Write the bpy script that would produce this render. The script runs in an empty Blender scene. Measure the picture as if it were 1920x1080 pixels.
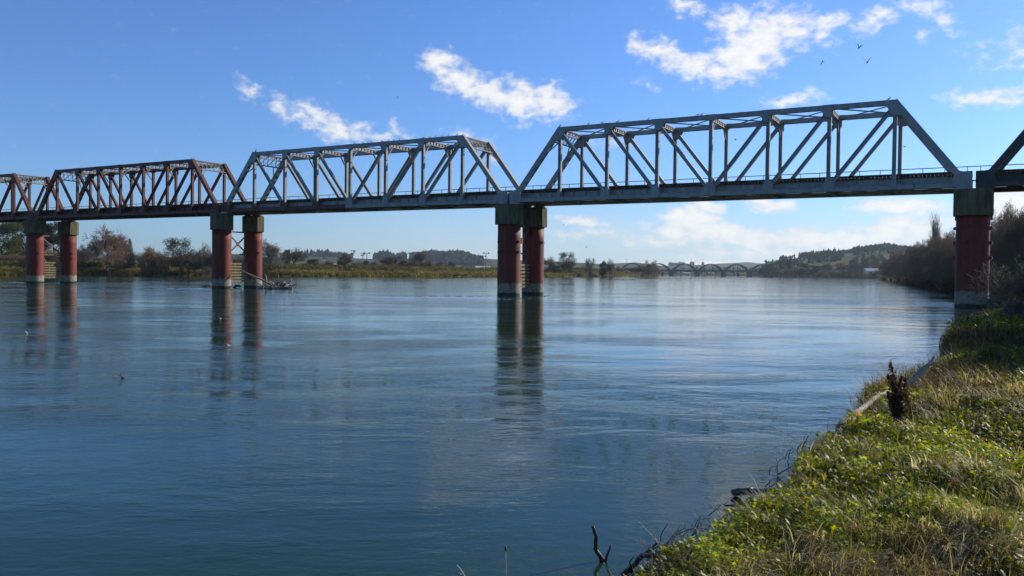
import bpy, math, random
import numpy as np
from mathutils import Matrix, Vector
R = math.radians
sc = bpy.context.scene
# ------------------------------------------------------------------ camera
F_PX, PITCH, ROLL, CAM_H = 1554.3, R(1.0837), R(0.5717), 2.173
f0 = Vector((0, math.cos(PITCH), -math.sin(PITCH)))
u0 = Vector((0, math.sin(PITCH), math.cos(PITCH)))
r0 = Vector((1, 0, 0))
cr, sr = math.cos(ROLL), math.sin(ROLL)
RIGHT = r0*cr + u0*sr
UP = u0*cr - r0*sr
cam_d = bpy.data.cameras.new("camera")
cam = bpy.data.objects.new("camera", cam_d)
sc.collection.objects.link(cam)
m = Matrix.Identity(4)
for i in range(3):
    m[i][0], m[i][1], m[i][2] = RIGHT[i], UP[i], -f0[i]
m[2][3] = CAM_H
cam.matrix_world = m
cam_d.sensor_width = 36
cam_d.lens = F_PX*36/1920
cam_d.clip_start = 0.1
cam_d.clip_end = 20000
sc.camera = cam

def ray(px, py):
    return (RIGHT*((px-960)/F_PX) - UP*((py-540)/F_PX) + f0)
def at(px, py, z=0.0):
    d = ray(px, py); t = (z-CAM_H)/d.z
    return Vector((d.x*t, d.y*t, z))
def atY(px, py, Y):
    d = ray(px, py); t = Y/d.y
    return Vector((d.x*t, Y, CAM_H+d.z*t))
def azel(px, py):
    d = ray(px, py).normalized()
    return math.degrees(math.atan2(d.x, d.y)), math.degrees(math.asin(d.z))

# ------------------------------------------------------------------ sun, sky, exposure
SUN_AZ, SUN_EL = R(57), R(25)      # azimuth clockwise from +Y
sv = Vector((math.sin(SUN_AZ)*math.cos(SUN_EL), math.cos(SUN_AZ)*math.cos(SUN_EL), math.sin(SUN_EL)))
sun_d = bpy.data.lights.new("sun", 'SUN')
sun_d.energy = 5.0; sun_d.angle = R(0.5); sun_d.color = (1.0, 0.93, 0.82)
sun = bpy.data.objects.new("sun", sun_d)
sc.collection.objects.link(sun)
sun.rotation_euler = (-sv).to_track_quat('-Z', 'Y').to_euler()
sun.location = (60, 40, 60)

w = bpy.data.worlds.new("World"); sc.world = w; w.use_nodes = True
wn, wl = w.node_tree.nodes, w.node_tree.links
wn.clear()
SKY_STRENGTH = 0.100
CLOUD_GAIN = 1.04
# clouds: (px, py, radius x px, radius y px, tilt deg, weight)
CL = [
 # middle cloud
 (822,118,38,26,20,1.0),(862,148,55,34,20,1.0),(915,172,62,32,12,1.05),(975,190,62,38,15,1.05),(1030,192,52,32,10,1.0),
 # left faint cloud
 (468,168,34,24,50,.54),(520,200,66,20,35,.60),(590,222,66,28,22,.80),(640,245,74,28,15,.78),(700,255,64,18,10,.62),(745,242,32,20,60,.50),(880,255,55,12,10,.6),(920,285,35,14,50,.55),
 # top right cloud
 (1195,85,26,22,60,.8),(1240,98,52,24,15,.95),(1300,122,62,26,12,1.0),(1350,132,50,24,-10,1.0),(1395,105,75,45,-15,1.15),(1430,70,78,48,-20,1.1),(1380,38,50,30,0,.95),
 (1490,60,70,28,15,.85),(1545,45,70,22,5,.75),(1640,35,42,24,-15,.8),(1290,14,45,20,30,.7),
 (1720,10,55,18,10,.7),(1775,40,40,16,40,.65),(1735,65,25,14,10,.5),
 (1490,185,58,17,-5,.8),(1850,184,72,15,4,.9),(1210,160,40,16,20,.34),(1150,262,42,22,10,.5),
 # low bank
 (1320,440,123.2,25.3,4,0.932976),(1480,452,145.6,23,0,0.932976),(1620,448,134.4,25.3,-4,0.993168),(1720,432,67.2,29.9,0,1.05336),(1250,455,100.8,16.1,0,0.7524),(1400,470,179.2,13.8,0,0.7524),(1110,440,134.4,13.8,0,0.632016),
 (1095,415,56,13.8,5,0.932976),(1332,392,38.08,14.95,12,1.27908),(1445,385,47.04,13.8,8,1.27908),(1293,412,58.24,25.3,0,1.45),(1270,432,44.8,18.4,0,1.27908),(1350,434,67.2,23,8,1.45),(1410,448,58.24,18.4,8,1.35432),
 (1500,440,44.8,16.1,0,0.90288),(1540,448,72.8,23,0,1.35432),(1600,452,67.2,20.7,0,1.27908),(1660,440,56,25.3,-15,1.42956),(1690,425,35.84,20.7,0,1.35432),(1690,388,84,16.1,4,1.27908),(1885,375,69.44,23,-10,1.45),(1900,395,50.4,28.75,0,1.45),
 (1340,497,89.6,9.2,0,1.42956),(1210,500,134.4,8.05,0,0.90288),(1640,480,134.4,16.1,0,0.90288),(1500,478,224,18.4,0,0.82764),

 # outside the frame, seen only by the water and the light
 (1000,-180,260,60,10,.8),(1500,-260,220,70,10,.9),(2200,80,220,60,5,1.0),(2400,380,260,50,0,1.0)]
def N(t, **k):
    n = wn.new(t)
    for a, b in k.items(): setattr(n, a, b)
    return n
def M(op, a, b=None, c=None, clamp=False):
    n = wn.new('ShaderNodeMath'); n.operation = op; n.use_clamp = clamp
    for i, v in enumerate((a, b, c)):
        if v is None: continue
        if isinstance(v, (int, float)): n.inputs[i].default_value = v
        else: wl.new(v, n.inputs[i])
    return n.outputs[0]
sky = N('ShaderNodeTexSky', sky_type='NISHITA')
sky.sun_disc = False; sky.sun_elevation = SUN_EL; sky.sun_rotation = SUN_AZ
sky.altitude = 10; sky.air_density = 1.0; sky.dust_density = 0.4; sky.ozone_density = 2.2
tc = N('ShaderNodeTexCoord')
sx = N('ShaderNodeSeparateXYZ'); wl.new(tc.outputs['Generated'], sx.inputs[0])
AZ = M('MULTIPLY', M('ARCTAN2', sx.outputs[0], sx.outputs[1]), 57.29578)
EL = M('MULTIPLY', M('ARCSINE', sx.outputs[2]), 57.29578)
P = N('ShaderNodeCombineXYZ'); wl.new(AZ, P.inputs[0]); wl.new(EL, P.inputs[1])
def noise(scale, detail, rough, vec, dist=0.0, lac=2.0):
    n = N('ShaderNodeTexNoise'); n.noise_dimensions = '3D'
    n.inputs['Scale'].default_value = scale; n.inputs['Detail'].default_value = detail
    n.inputs['Roughness'].default_value = rough; n.inputs['Distortion'].default_value = dist
    n.inputs['Lacunarity'].default_value = lac
    wl.new(vec, n.inputs['Vector']); return n
wsc = N('ShaderNodeVectorMath', operation='MULTIPLY'); wsc.inputs[1].default_value = (1.0, 1.5, 1.0)
wl.new(P.outputs[0], wsc.inputs[0])
nw = noise(0.55, 3, .55, wsc.outputs[0])
wd = N('ShaderNodeVectorMath', operation='MULTIPLY_ADD')
wl.new(nw.outputs['Color'], wd.inputs[0]); wd.inputs[1].default_value = (2.0, 1.1, 0); wl.new(P.outputs[0], wd.inputs[2])
wd2 = N('ShaderNodeVectorMath', operation='SUBTRACT'); wl.new(wd.outputs[0], wd2.inputs[0]); wd2.inputs[1].default_value = (1.0, .55, 0)
acc = None
for (px, py, rx, ry, tl, wt) in CL:
    a, e = azel(px, py)
    k = 0.0369*1.5
    mp = N('ShaderNodeMapping', vector_type='TEXTURE')
    mp.inputs['Location'].default_value = (a, e, 0)
    mp.inputs['Rotation'].default_value = (0, 0, -R(tl))
    mp.inputs['Scale'].default_value = (rx*k, ry*k, 1)
    wl.new(wd2.outputs[0], mp.inputs['Vector'])
    ln = N('ShaderNodeVectorMath', operation='LENGTH'); wl.new(mp.outputs[0], ln.inputs[0])
    mm = M('MULTIPLY', M('SUBTRACT', 1.0, ln.outputs['Value'], clamp=True), wt)
    acc = mm if acc is None else M('SMOOTH_MAX', acc, mm, 0.08)
nf = noise(1.05, 8, .57, wsc.outputs[0], .25)
dens = M('ADD', acc, M('MULTIPLY', M('SUBTRACT', nf.outputs['Fac'], .5), 1.5))
gate = M('MULTIPLY', acc, 5.0, clamp=True)
mr = N('ShaderNodeMapRange', interpolation_type='SMOOTHSTEP')
mr.inputs['From Min'].default_value = 0.16; mr.inputs['From Max'].default_value = 0.86
wl.new(dens, mr.inputs['Value'])
cfac = M('MULTIPLY', mr.outputs['Result'], gate, clamp=True)
# thin high veil low on the right
veil_n = noise(.16, 5, .6, wsc.outputs[0], .4)
ve = N('ShaderNodeMapRange', interpolation_type='SMOOTHSTEP'); ve.inputs['From Min'].default_value = 6.2; ve.inputs['From Max'].default_value = 1.0
wl.new(EL, ve.inputs['Value'])
va = N('ShaderNodeMapRange', interpolation_type='SMOOTHSTEP'); va.inputs['From Min'].default_value = -30; va.inputs['From Max'].default_value = 8
wl.new(AZ, va.inputs['Value'])
veil = M('MULTIPLY', M('MULTIPLY', ve.outputs['Result'], va.outputs['Result']), M('ADD', M('MULTIPLY', veil_n.outputs['Fac'], 1.2), -.05), clamp=True)
veil = M('MULTIPLY', veil, .95)
# cloud shade: self shading from noise
sh = noise(.9, 6, .6, wsc.outputs[0], .2)
ccol = N('ShaderNodeMix', data_type='RGBA')
ccol.inputs[6].default_value = (.66, .71, .78, 1); ccol.inputs[7].default_value = (1.0, .985, .965, 1)
shf = N('ShaderNodeMapRange'); shf.inputs['From Min'].default_value = .3; shf.inputs['From Max'].default_value = 1.15
wl.new(M('ADD', M('MULTIPLY', sh.outputs['Fac'], .9), M('MULTIPLY', dens, .55)), shf.inputs['Value'])
wl.new(shf.outputs[0], ccol.inputs[0])
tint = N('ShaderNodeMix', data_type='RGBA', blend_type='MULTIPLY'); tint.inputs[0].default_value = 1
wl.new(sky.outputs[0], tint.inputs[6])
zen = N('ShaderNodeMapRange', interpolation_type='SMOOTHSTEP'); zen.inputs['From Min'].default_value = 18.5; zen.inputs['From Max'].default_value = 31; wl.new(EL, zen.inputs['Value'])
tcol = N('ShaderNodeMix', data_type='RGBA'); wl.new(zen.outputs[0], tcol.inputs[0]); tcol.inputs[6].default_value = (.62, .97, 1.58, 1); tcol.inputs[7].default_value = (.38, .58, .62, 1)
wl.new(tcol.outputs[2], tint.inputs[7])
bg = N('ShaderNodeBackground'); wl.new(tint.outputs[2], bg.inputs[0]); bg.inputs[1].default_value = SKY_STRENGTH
bgc = N('ShaderNodeBackground'); wl.new(ccol.outputs[2], bgc.inputs[0]); bgc.inputs[1].default_value = CLOUD_GAIN
bgv = N('ShaderNodeBackground'); bgv.inputs[0].default_value = (.73, .82, .88, 1); bgv.inputs[1].default_value = 1.0
m1 = N('ShaderNodeMixShader'); wl.new(veil, m1.inputs[0]); wl.new(bg.outputs[0], m1.inputs[1]); wl.new(bgv.outputs[0], m1.inputs[2])
m2 = N('ShaderNodeMixShader'); wl.new(M('MULTIPLY', cfac, .93), m2.inputs[0]); wl.new(m1.outputs[0], m2.inputs[1]); wl.new(bgc.outputs[0], m2.inputs[2])
wo = N('ShaderNodeOutputWorld'); wl.new(m2.outputs[0], wo.inputs[0])
w.cycles.sampling_method = 'MANUAL'; w.cycles.sample_map_resolution = 512

vs = sc.view_settings
vs.view_transform = 'Standard'; vs.look = 'None'; vs.exposure = 0.0; vs.gamma = 1.0
sc.cycles.max_bounces = 6; sc.cycles.diffuse_bounces = 2; sc.cycles.glossy_bounces = 3
sc.cycles.transmission_bounces = 3; sc.cycles.volume_bounces = 0; sc.cycles.transparent_max_bounces = 6
sc.cycles.caustics_reflective = False; sc.cycles.caustics_refractive = False
sc.cycles.use_denoising = True

# ------------------------------------------------------------------ helpers
col = sc.collection
rng = np.random.default_rng(7)
random.seed(7)
def tag(o, label=None, cat=None, group=None, kind=None):
    if label: o['label'] = label
    if cat: o['category'] = cat
    if group: o['group'] = group
    if kind: o['kind'] = kind
    return o
def empty(name, loc=(0, 0, 0), rz=0.0, scale=(1, 1, 1)):
    o = bpy.data.objects.new(name, None); col.objects.link(o)
    o.location = loc; o.rotation_euler = (0, 0, rz); o.scale = scale
    o.empty_display_size = .3
    return o
def fast_mesh(name, V, Fc, colors=None, smooth=False):
    """V (n,3), Fc (m,3) triangles or (m,4) quads."""
    V = np.asarray(V, np.float32); Fc = np.asarray(Fc, np.int32); k = Fc.shape[1]
    me = bpy.data.meshes.new(name)
    me.vertices.add(len(V)); me.vertices.foreach_set('co', V.ravel())
    me.loops.add(Fc.size); me.loops.foreach_set('vertex_index', Fc.ravel())
    me.polygons.add(len(Fc)); me.polygons.foreach_set('loop_start', np.arange(0, Fc.size, k, dtype=np.int32))
    me.update(calc_edges=True)
    if smooth: me.polygons.foreach_set('use_smooth', np.ones(len(Fc), bool))
    if colors is not None:
        ca = me.color_attributes.new('tone', 'FLOAT_COLOR', 'POINT')
        c4 = np.ones((len(V), 4), np.float32); c4[:, :3] = colors
        ca.data.foreach_set('color', c4.ravel())
    return me
def obj(name, me, mat=None, parent=None, loc=None, rot=None, scale=None):
    o = bpy.data.objects.new(name, me); col.objects.link(o)
    if mat is not None:
        if len(me.materials) == 0: me.materials.append(None)
        o.material_slots[0].link = 'OBJECT'; o.material_slots[0].material = mat
    if parent: o.parent = parent
    if loc is not None: o.location = loc
    if rot is not None: o.rotation_euler = rot
    if scale is not None: o.scale = scale
    return o
class MB:
    def __init__(s): s.v = []; s.f = []
    def add(s, vs_, fs):
        b = len(s.v); s.v += [tuple(p) for p in vs_]; s.f += [tuple(b+i for i in q) for q in fs]
    def box(s, x0, x1, y0, y1, z0, z1):
        s.add([(x0,y0,z0),(x1,y0,z0),(x1,y1,z0),(x0,y1,z0),(x0,y0,z1),(x1,y0,z1),(x1,y1,z1),(x0,y1,z1)],
              [(0,3,2,1),(4,5,6,7),(0,1,5,4),(1,2,6,5),(2,3,7,6),(3,0,4,7)])
    def bar(s, a, b, wd, th, side=(0, 1, 0), off=(0, 0)):
        """box from a to b; wd across (perp to side), th along side; off=(perp,side) shift"""
        a, b = Vector(a), Vector(b); d = (b-a).normalized(); sd = Vector(side)
        sd = (sd - d*sd.dot(d)).normalized(); up = sd.cross(d)
        a = a+up*off[0]+sd*off[1]; b = b+up*off[0]+sd*off[1]
        q = [up*(wd/2)*i+sd*(th/2)*j for i, j in ((-1,-1),(1,-1),(1,1),(-1,1))]
        s.add([a+e for e in q]+[b+e for e in q], [(0,1,2,3),(7,6,5,4),(0,4,5,1),(1,5,6,2),(2,6,7,3),(3,7,4,0)])
    def tube(s, pts, rad, n=8, cap=True):
        pts = [Vector(p) for p in pts]; rings = []; b = len(s.v)
        t0 = (pts[1]-pts[0]).normalized()
        ref = Vector((0, 0, 1)) if abs(t0.z) < .9 else Vector((1, 0, 0))
        for i, p in enumerate(pts):
            t = ((pts[min(i+1, len(pts)-1)]-pts[max(i-1, 0)])).normalized()
            x = (ref-t*ref.dot(t)).normalized(); y = t.cross(x); ref = x
            r_ = rad[i] if hasattr(rad, '__len__') else rad
            for k in range(n):
                a = 2*math.pi*k/n
                s.v.append(tuple(p+x*(r_*math.cos(a))+y*(r_*math.sin(a))))
        for i in range(len(pts)-1):
            for k in range(n):
                s.f.append((b+i*n+k, b+i*n+(k+1) % n, b+(i+1)*n+(k+1) % n, b+(i+1)*n+k))
        if cap:
            s.f.append(tuple(b+k for k in range(n))[::-1]); e = b+(len(pts)-1)*n; s.f.append(tuple(e+k for k in range(n)))
    def prism(s, poly, y0, y1):
        n = len(poly)
        s.add([(x, y0, z) for x, z in poly]+[(x, y1, z) for x, z in poly],
              [tuple(range(n)), tuple(range(2*n-1, n-1, -1))]+[(i, n+i, n+(i+1) % n, (i+1) % n) for i in range(n)])
    def mesh(s, name, smooth=False):
        me = bpy.data.meshes.new(name); me.from_pydata(s.v, [], s.f); me.update()
        import bmesh
        b = bmesh.new(); b.from_mesh(me); bmesh.ops.recalc_face_normals(b, faces=b.faces); b.to_mesh(me); b.free()
        if smooth:
            me.polygons.foreach_set('use_smooth', [True]*len(me.polygons))
        return me

# ------------------------------------------------------------------ materials
class MT:
    def __init__(s, name):
        s.m = bpy.data.materials.new(name); s.m.use_nodes = True
        s.nt = s.m.node_tree; s.n = s.nt.nodes; s.l = s.nt.links
        s.b = s.n['Principled BSDF']; s.o = s.n['Material Output']
    def node(s, t, **k):
        x = s.n.new(t)
        for a, b in k.items(): setattr(x, a, b)
        return x
    def set(s, sock, v):
        if hasattr(v, 'is_output'): s.l.new(v, sock)
        else: sock.default_value = v
    def math(s, op, a, b=None, clamp=False):
        x = s.node('ShaderNodeMath', operation=op, use_clamp=clamp); s.set(x.inputs[0], a)
        if b is not None: s.set(x.inputs[1], b)
        return x.outputs[0]
    def coord(s, kind='Object', scale=None):
        t = s.node('ShaderNodeTexCoord').outputs[kind]
        if scale is None: return t
        v = s.node('ShaderNodeVectorMath', operation='MULTIPLY'); s.l.new(t, v.inputs[0]); v.inputs[1].default_value = scale
        return v.outputs[0]
    def pos(s, scale=None):
        t = s.node('ShaderNodeNewGeometry').outputs['Position']
        if scale is None: return t
        v = s.node('ShaderNodeVectorMath', operation='MULTIPLY'); s.l.new(t, v.inputs[0]); v.inputs[1].default_value = scale
        return v.outputs[0]
    def noise(s, vec, sc_, det=4, ro=.55, dist=0):
        x = s.node('ShaderNodeTexNoise'); s.l.new(vec, x.inputs['Vector'])
        x.inputs['Scale'].default_value = sc_; x.inputs['Detail'].default_value = det
        x.inputs['Roughness'].default_value = ro; x.inputs['Distortion'].default_value = dist
        return x.outputs['Fac']
    def ramp(s, fac, stops):
        x = s.node('ShaderNodeValToRGB'); s.l.new(fac, x.inputs[0]); e = x.color_ramp.elements
        while len(e) < len(stops): e.new(.5)
        for i, (p, c) in enumerate(stops):
            e[i].position = p; e[i].color = (*c, 1) if len(c) == 3 else c
        return x.outputs[0]
    def mix(s, f, a, b, blend='MIX'):
        x = s.node('ShaderNodeMix', data_type='RGBA', blend_type=blend); s.set(x.inputs[0], f)
        for i, v in ((6, a), (7, b)):
            if isinstance(v, tuple): x.inputs[i].default_value = (*v, 1) if len(v) == 3 else v
            else: s.l.new(v, x.inputs[i])
        return x.outputs[2]
    def rng(s, v, a, b, c=0., d=1., smooth=True):
        x = s.node('ShaderNodeMapRange', interpolation_type='SMOOTHSTEP' if smooth else 'LINEAR')
        s.set(x.inputs['Value'], v)
        for k, q in zip(('From Min', 'From Max', 'To Min', 'To Max'), (a, b, c, d)): x.inputs[k].default_value = q
        return x.outputs[0]
    def base(s, c, rough=.6, spec=None, metal=0):
        s.set(s.b.inputs['Base Color'], (*c, 1) if isinstance(c, tuple) else c)
        s.set(s.b.inputs['Roughness'], rough); s.b.inputs['Metallic'].default_value = metal
        if spec is not None: s.b.inputs['Specular IOR Level'].default_value = spec
        return s
    def bump(s, h, strength=.5, dist=.02):
        x = s.node('ShaderNodeBump'); s.l.new(h, x.inputs['Height'])
        x.inputs['Strength'].default_value = strength; x.inputs['Distance'].default_value = dist
        s.l.new(x.outputs[0], s.b.inputs['Normal']); return s

def steel(name, c1, c2, rust, rustamt, rough=.55):
    t = MT(name); p = t.pos()
    n1 = t.noise(t.pos((1, 1, .25)), 2.2, 6, .65)
    c = t.mix(t.rng(n1, .35, .7), c1, c2)
    n2 = t.noise(t.pos((1.0, 1.0, .35)), 3.1, 8, .7, .3)
    c = t.mix(t.rng(n2, .62-rustamt, .74-rustamt*.6), c, rust)
    n3 = t.noise(p, 14, 3, .6)
    c = t.mix(t.math('MULTIPLY', n3, .35), c, (.02, .02, .018), 'MIX')
    t.base(c, rough, .35); t.bump(n3, .25, .006)
    return t.m
M_BLUE = steel('blue_grey_steel', (.33, .345, .35), (.46, .465, .45), (.10, .075, .06), .03, .5)
M_CYAN = steel('fresh_blue_steel', (.13, .235, .33), (.18, .29, .38), (.09, .06, .045), .02)
M_BROWN = steel('red_brown_steel', (.125, .036, .024), (.175, .056, .034), (.06, .026, .016), .08)
M_DARK = steel('dark_shaded_steel', (.045, .05, .05), (.075, .075, .065), (.04, .03, .022), .06)  # bare dark steel, with the right span's shade put into the colour
M_RUSTY = steel('pale_rusty_steel', (.30, .24, .19), (.38, .33, .28), (.14, .075, .045), .06)
def simple(name, c1, c2, sc_=3, rough=.8, spec=.3, zs=1.0, bmp=.3, bd=.02, lo=.35, hi=.68):
    t = MT(name); n = t.noise(t.pos((1, 1, zs)), sc_, 7, .65)
    t.base(t.mix(t.rng(n, lo, hi), c1, c2), rough, spec); t.bump(n, bmp, bd); return t.m
M_SLEEPER = simple('old_sleeper_timber', (.035, .028, .022), (.075, .06, .045), 5)
M_RAIL = simple('rusty_rail', (.12, .06, .04), (.2, .11, .07), 4, .5)
M_HRAIL = simple('galvanised_rail', (.16, .17, .18), (.25, .25, .25), 6, .5)
M_PLANK = simple('weathered_lichen_timber', (.22, .175, .085), (.36, .30, .19), 2.5, .9, .2, 3, .5)
M_BRACE = simple('rusty_cream_bracing', (.17, .115, .07), (.26, .20, .14), 3, .8)
# concrete cap with moss and streaks
t = MT('mossy_concrete'); n = t.noise(t.pos((1, 1, .22)), 2.6, 8, .7, .2)
c = t.mix(t.rng(n, .3, .62), (.06, .055, .028), (.18, .152, .09))
n2 = t.noise(t.pos((1.6, 1.6, .12)), 3.0, 5, .6)
c = t.mix(t.rng(n2, .52, .72), c, (.055, .06, .045))
n4 = t.noise(t.pos(), 9, 6, .7)
c = t.mix(t.rng(n4, .58, .75, 0, .55), c, (.28, .27, .21))
t.base(c, .92, .2); t.bump(n4, .5, .03); M_CAP = t.m
# red pier column with pale band and tide stain
t = MT('red_oxide_column'); pz = t.node('ShaderNodeSeparateXYZ'); t.l.new(t.pos(), pz.inputs[0])
n = t.noise(t.pos((1.3, 1.3, .2)), 2.0, 7, .65, .2)
c = t.mix(t.rng(n, .3, .7), (.135, .019, .011), (.215, .036, .022))
nn = t.noise(t.pos((2, 2, .25)), 3.0, 6, .7)
c = t.mix(t.rng(nn, .60, .78, 0, .6), c, (.10, .03, .025))
seam = t.math('ABSOLUTE', t.math('SUBTRACT', t.math('FRACT', t.math('MULTIPLY', pz.outputs[2], .62)), .5))
c = t.mix(t.rng(seam, .02, .0, 0, .5), c, (.06, .02, .018))
wob = t.math('MULTIPLY', t.math('SUBTRACT', t.noise(t.pos((1.6, 1.6, .5)), 1.8, 6, .7), .5), 1.1)
zz = t.math('ADD', pz.outputs[2], wob)
n5 = t.noise(t.pos(), 5, 6, .7)
pale = t.mix(t.rng(n5, .35, .65), (.18, .155, .115), (.36, .32, .24))
c = t.mix(t.rng(zz, 1.2, .98), c, pale)
c = t.mix(t.rng(t.math('ADD', pz.outputs[2], t.math('MULTIPLY', wob, .35)), .32, .2), c, (.035, .032, .024))
t.base(c, .62, .35); t.bump(n5, .3, .02); M_COL = t.m

# ground
def attr_mat(name, rough=.5, spec=.4, trans=.45, vary=None):
    t = MT(name); a = t.node('ShaderNodeAttribute', attribute_name='tone')
    t.base(a.outputs['Color'], rough, spec)
    if trans > 0:
        tr = t.node('ShaderNodeBsdfTranslucent'); t.l.new(t.mix(1.0, a.outputs['Color'], (1.75, 1.6, .6), 'MULTIPLY'), tr.inputs[0])
        mx = t.node('ShaderNodeMixShader'); mx.inputs[0].default_value = trans
        t.l.new(t.b.outputs[0], mx.inputs[1]); t.l.new(tr.outputs[0], mx.inputs[2]); t.l.new(mx.outputs[0], t.o.inputs[0])
    return t.m
M_LEAF = attr_mat('herb_leaf', .5, .4, .5)
M_BLADE = attr_mat('grass_blade', .5, .4, .5)
M_STRAW = attr_mat('dead_straw', .6, .35, .3)
M_FOL = attr_mat('tree_foliage', .6, .25, .25)
def twig_mat(name, a, b, c=None):
    t = MT(name); n = t.noise(t.coord('Object'), .35, 3, .6)
    oi = t.node('ShaderNodeObjectInfo')
    cc = t.mix(t.rng(n, .3, .7), a, b)
    if c: cc = t.mix(t.math('MULTIPLY', oi.outputs['Random'], .7), cc, c)
    t.base(cc, .8, .25); return t.m
M_TWIG = twig_mat('brown_twigs', (.22, .14, .085), (.36, .24, .15), (.20, .15, .11))
M_TWIGR = twig_mat('reddish_twigs', (.20, .12, .09), (.28, .18, .14))
M_TWIGG = twig_mat('grey_twigs', (.20, .17, .14), (.29, .25, .21))
M_TWIGD = twig_mat('dark_twigs', (.085, .065, .05), (.125, .095, .075), (.13, .09, .065))
M_BARK = simple('grey_bark', (.10, .085, .07), (.20, .175, .15), 3, .9, .2, .4)
M_DRIFT = simple('bleached_driftwood', (.26, .225, .18), (.50, .45, .38), 6, .8, .3, 1, .6, .01)
M_DRIFTD = simple('wet_dark_wood', (.035, .028, .022), (.09, .07, .055), 8, .5, .5, 1, .6, .01)
M_GULLW = simple('gull_white', (.72, .71, .69), (.85, .84, .82), 30, .6)
M_GULLG = simple('gull_grey', (.28, .28, .29), (.4, .4, .41), 30, .6)
M_BIRDD = simple('dark_feathers', (.02, .018, .017), (.05, .045, .04), 30, .6)
M_DUCK = simple('brown_feathers', (.05, .03, .022), (.16, .09, .06), 40, .6)
M_CONC = simple('far_concrete', (.105, .115, .125), (.155, .165, .17), .8, .9, .2)
M_WALLW = simple('white_wall', (.62, .62, .60), (.74, .73, .70), 1, .8)
M_WALLC = simple('cream_wall', (.45, .38, .28), (.56, .48, .36), 1, .8)
M_ROOF = simple('grey_roof', (.22, .23, .25), (.33, .34, .36), 1, .6)
M_ROOFW = simple('pale_iron_roof', (.55, .57, .60), (.7, .72, .74), 1, .45)
M_ROOFR = simple('brown_roof', (.12, .07, .05), (.2, .12, .09), 1, .7)
M_GLASS = MT('window_glass').base((.03, .04, .05), .1, .6).m
M_POLE = simple('pole_grey', (.16, .16, .16), (.26, .25, .24), 2, .6)
M_LOG = simple('stacked_logs', (.42, .30, .17), (.62, .46, .28), 1.2, .9)

# ------------------------------------------------------------------ numpy noise
def vnoise(x, y, seed=0):
    xi = np.floor(x).astype(np.int64); yi = np.floor(y).astype(np.int64); xf = x-xi; yf = y-yi
    def h(a, b):
        n = (a*374761393 + b*668265263 + seed*974634777) & 0xffffffff
        n = ((n ^ (n >> 13))*1274126177) & 0xffffffff
        return ((n ^ (n >> 16)) & 0xffff)/65535.0
    u = xf*xf*(3-2*xf); v = yf*yf*(3-2*yf)
    return (h(xi, yi)*(1-u)+h(xi+1, yi)*u)*(1-v)+(h(xi, yi+1)*(1-u)+h(xi+1, yi+1)*u)*v
def fbm(x, y, o=4, seed=0):
    s = 0; a = .5; t_ = 0
    for i in range(o):
        s = s+a*vnoise(x*2**i+17.3*i, y*2**i-9.1*i, seed+i); t_ += a; a *= .5
    return s/t_
def sstep(a, b, x):
    t_ = np.clip((x-a)/(b-a), 0, 1); return t_*t_*(3-2*t_)

# ------------------------------------------------------------------ river outline (x, y, class of the bank there)
def xy(v, c): return (v.x, v.y, c)
near_px = [(1180,1080,.30),(1215,1052,.3),(1262,1030,.3),(1310,1000,.3),(1352,968,.3),(1395,948,.32),(1428,930,.32),(1462,905,.32),(1470,880,.33),
           (1486,852,.35),(1520,828,.35),(1562,806,.35),(1588,782,.35),(1598,756,.35),(1610,732,.35),(1648,716,.35),(1690,712,.3),(1712,704,.3),(1722,688,.35),(1762,676,.35),(1778,662,.38),
           (1764,642,.38),(1766,624,.36),(1778,610,.3),(1820,602,.25),(1846,596,.2),(1856,584,.1)]
shore = [(-260,-330,'A'),(-60,-38,'A'),(-25,-13,'A'),(-8,-1.2,'A'),(-2.4,2.2,'A'),(-.3,3.7,'A')]
shore += [xy(at(a, b, z), 'A') for a, b, z in near_px]
shore += [xy(at(1862,572,0), 'A'), xy(at(1880,560,0), 'A'), xy(at(1862,552.5,0), 'B'), xy(at(1790,548,0), 'B'), xy(at(1740,539.5,0), 'B'), xy(at(1700,531.5,0), 'B'), xy(at(1657,525,0), 'B')]
p_ = at(1657,525,0); shore += [(p_.x+22, p_.y+40, 'B')]
shore += [(atY(1668,522,650).x, 650, 'C'), (atY(1640,522,734).x, 734, 'C'), (atY(1500,520,900).x, 900, 'C'), (atY(1452,519,985).x, 985, 'C'), (atY(1460,516,1180).x, 1180, 'C'),
          (atY(1340,516,1215).x, 1215, 'C'), (atY(1225,516,1190).x, 1190, 'C'), (atY(1205,516,950).x, 950, 'C'), (atY(1226,518,770).x, 770, 'D')]
left_pts = [(1232,718),(1195,610),(1150,528),(1050,450),(975,415),(900,384),(800,352),(700,322),(600,299),(400,275),(250,258),(150,247),(0,233),(-250,222),(-600,205)]
shore += [(atY(a, 510, Y).x, Y, 'D') for a, Y in left_pts]
shore += [(-300,100,'D'),(-420,-120,'D'),(-560,-330,'D')]
SH = np.array([(a, b) for a, b, _ in shore]); SC = [c for _, _, c in shore]
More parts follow.
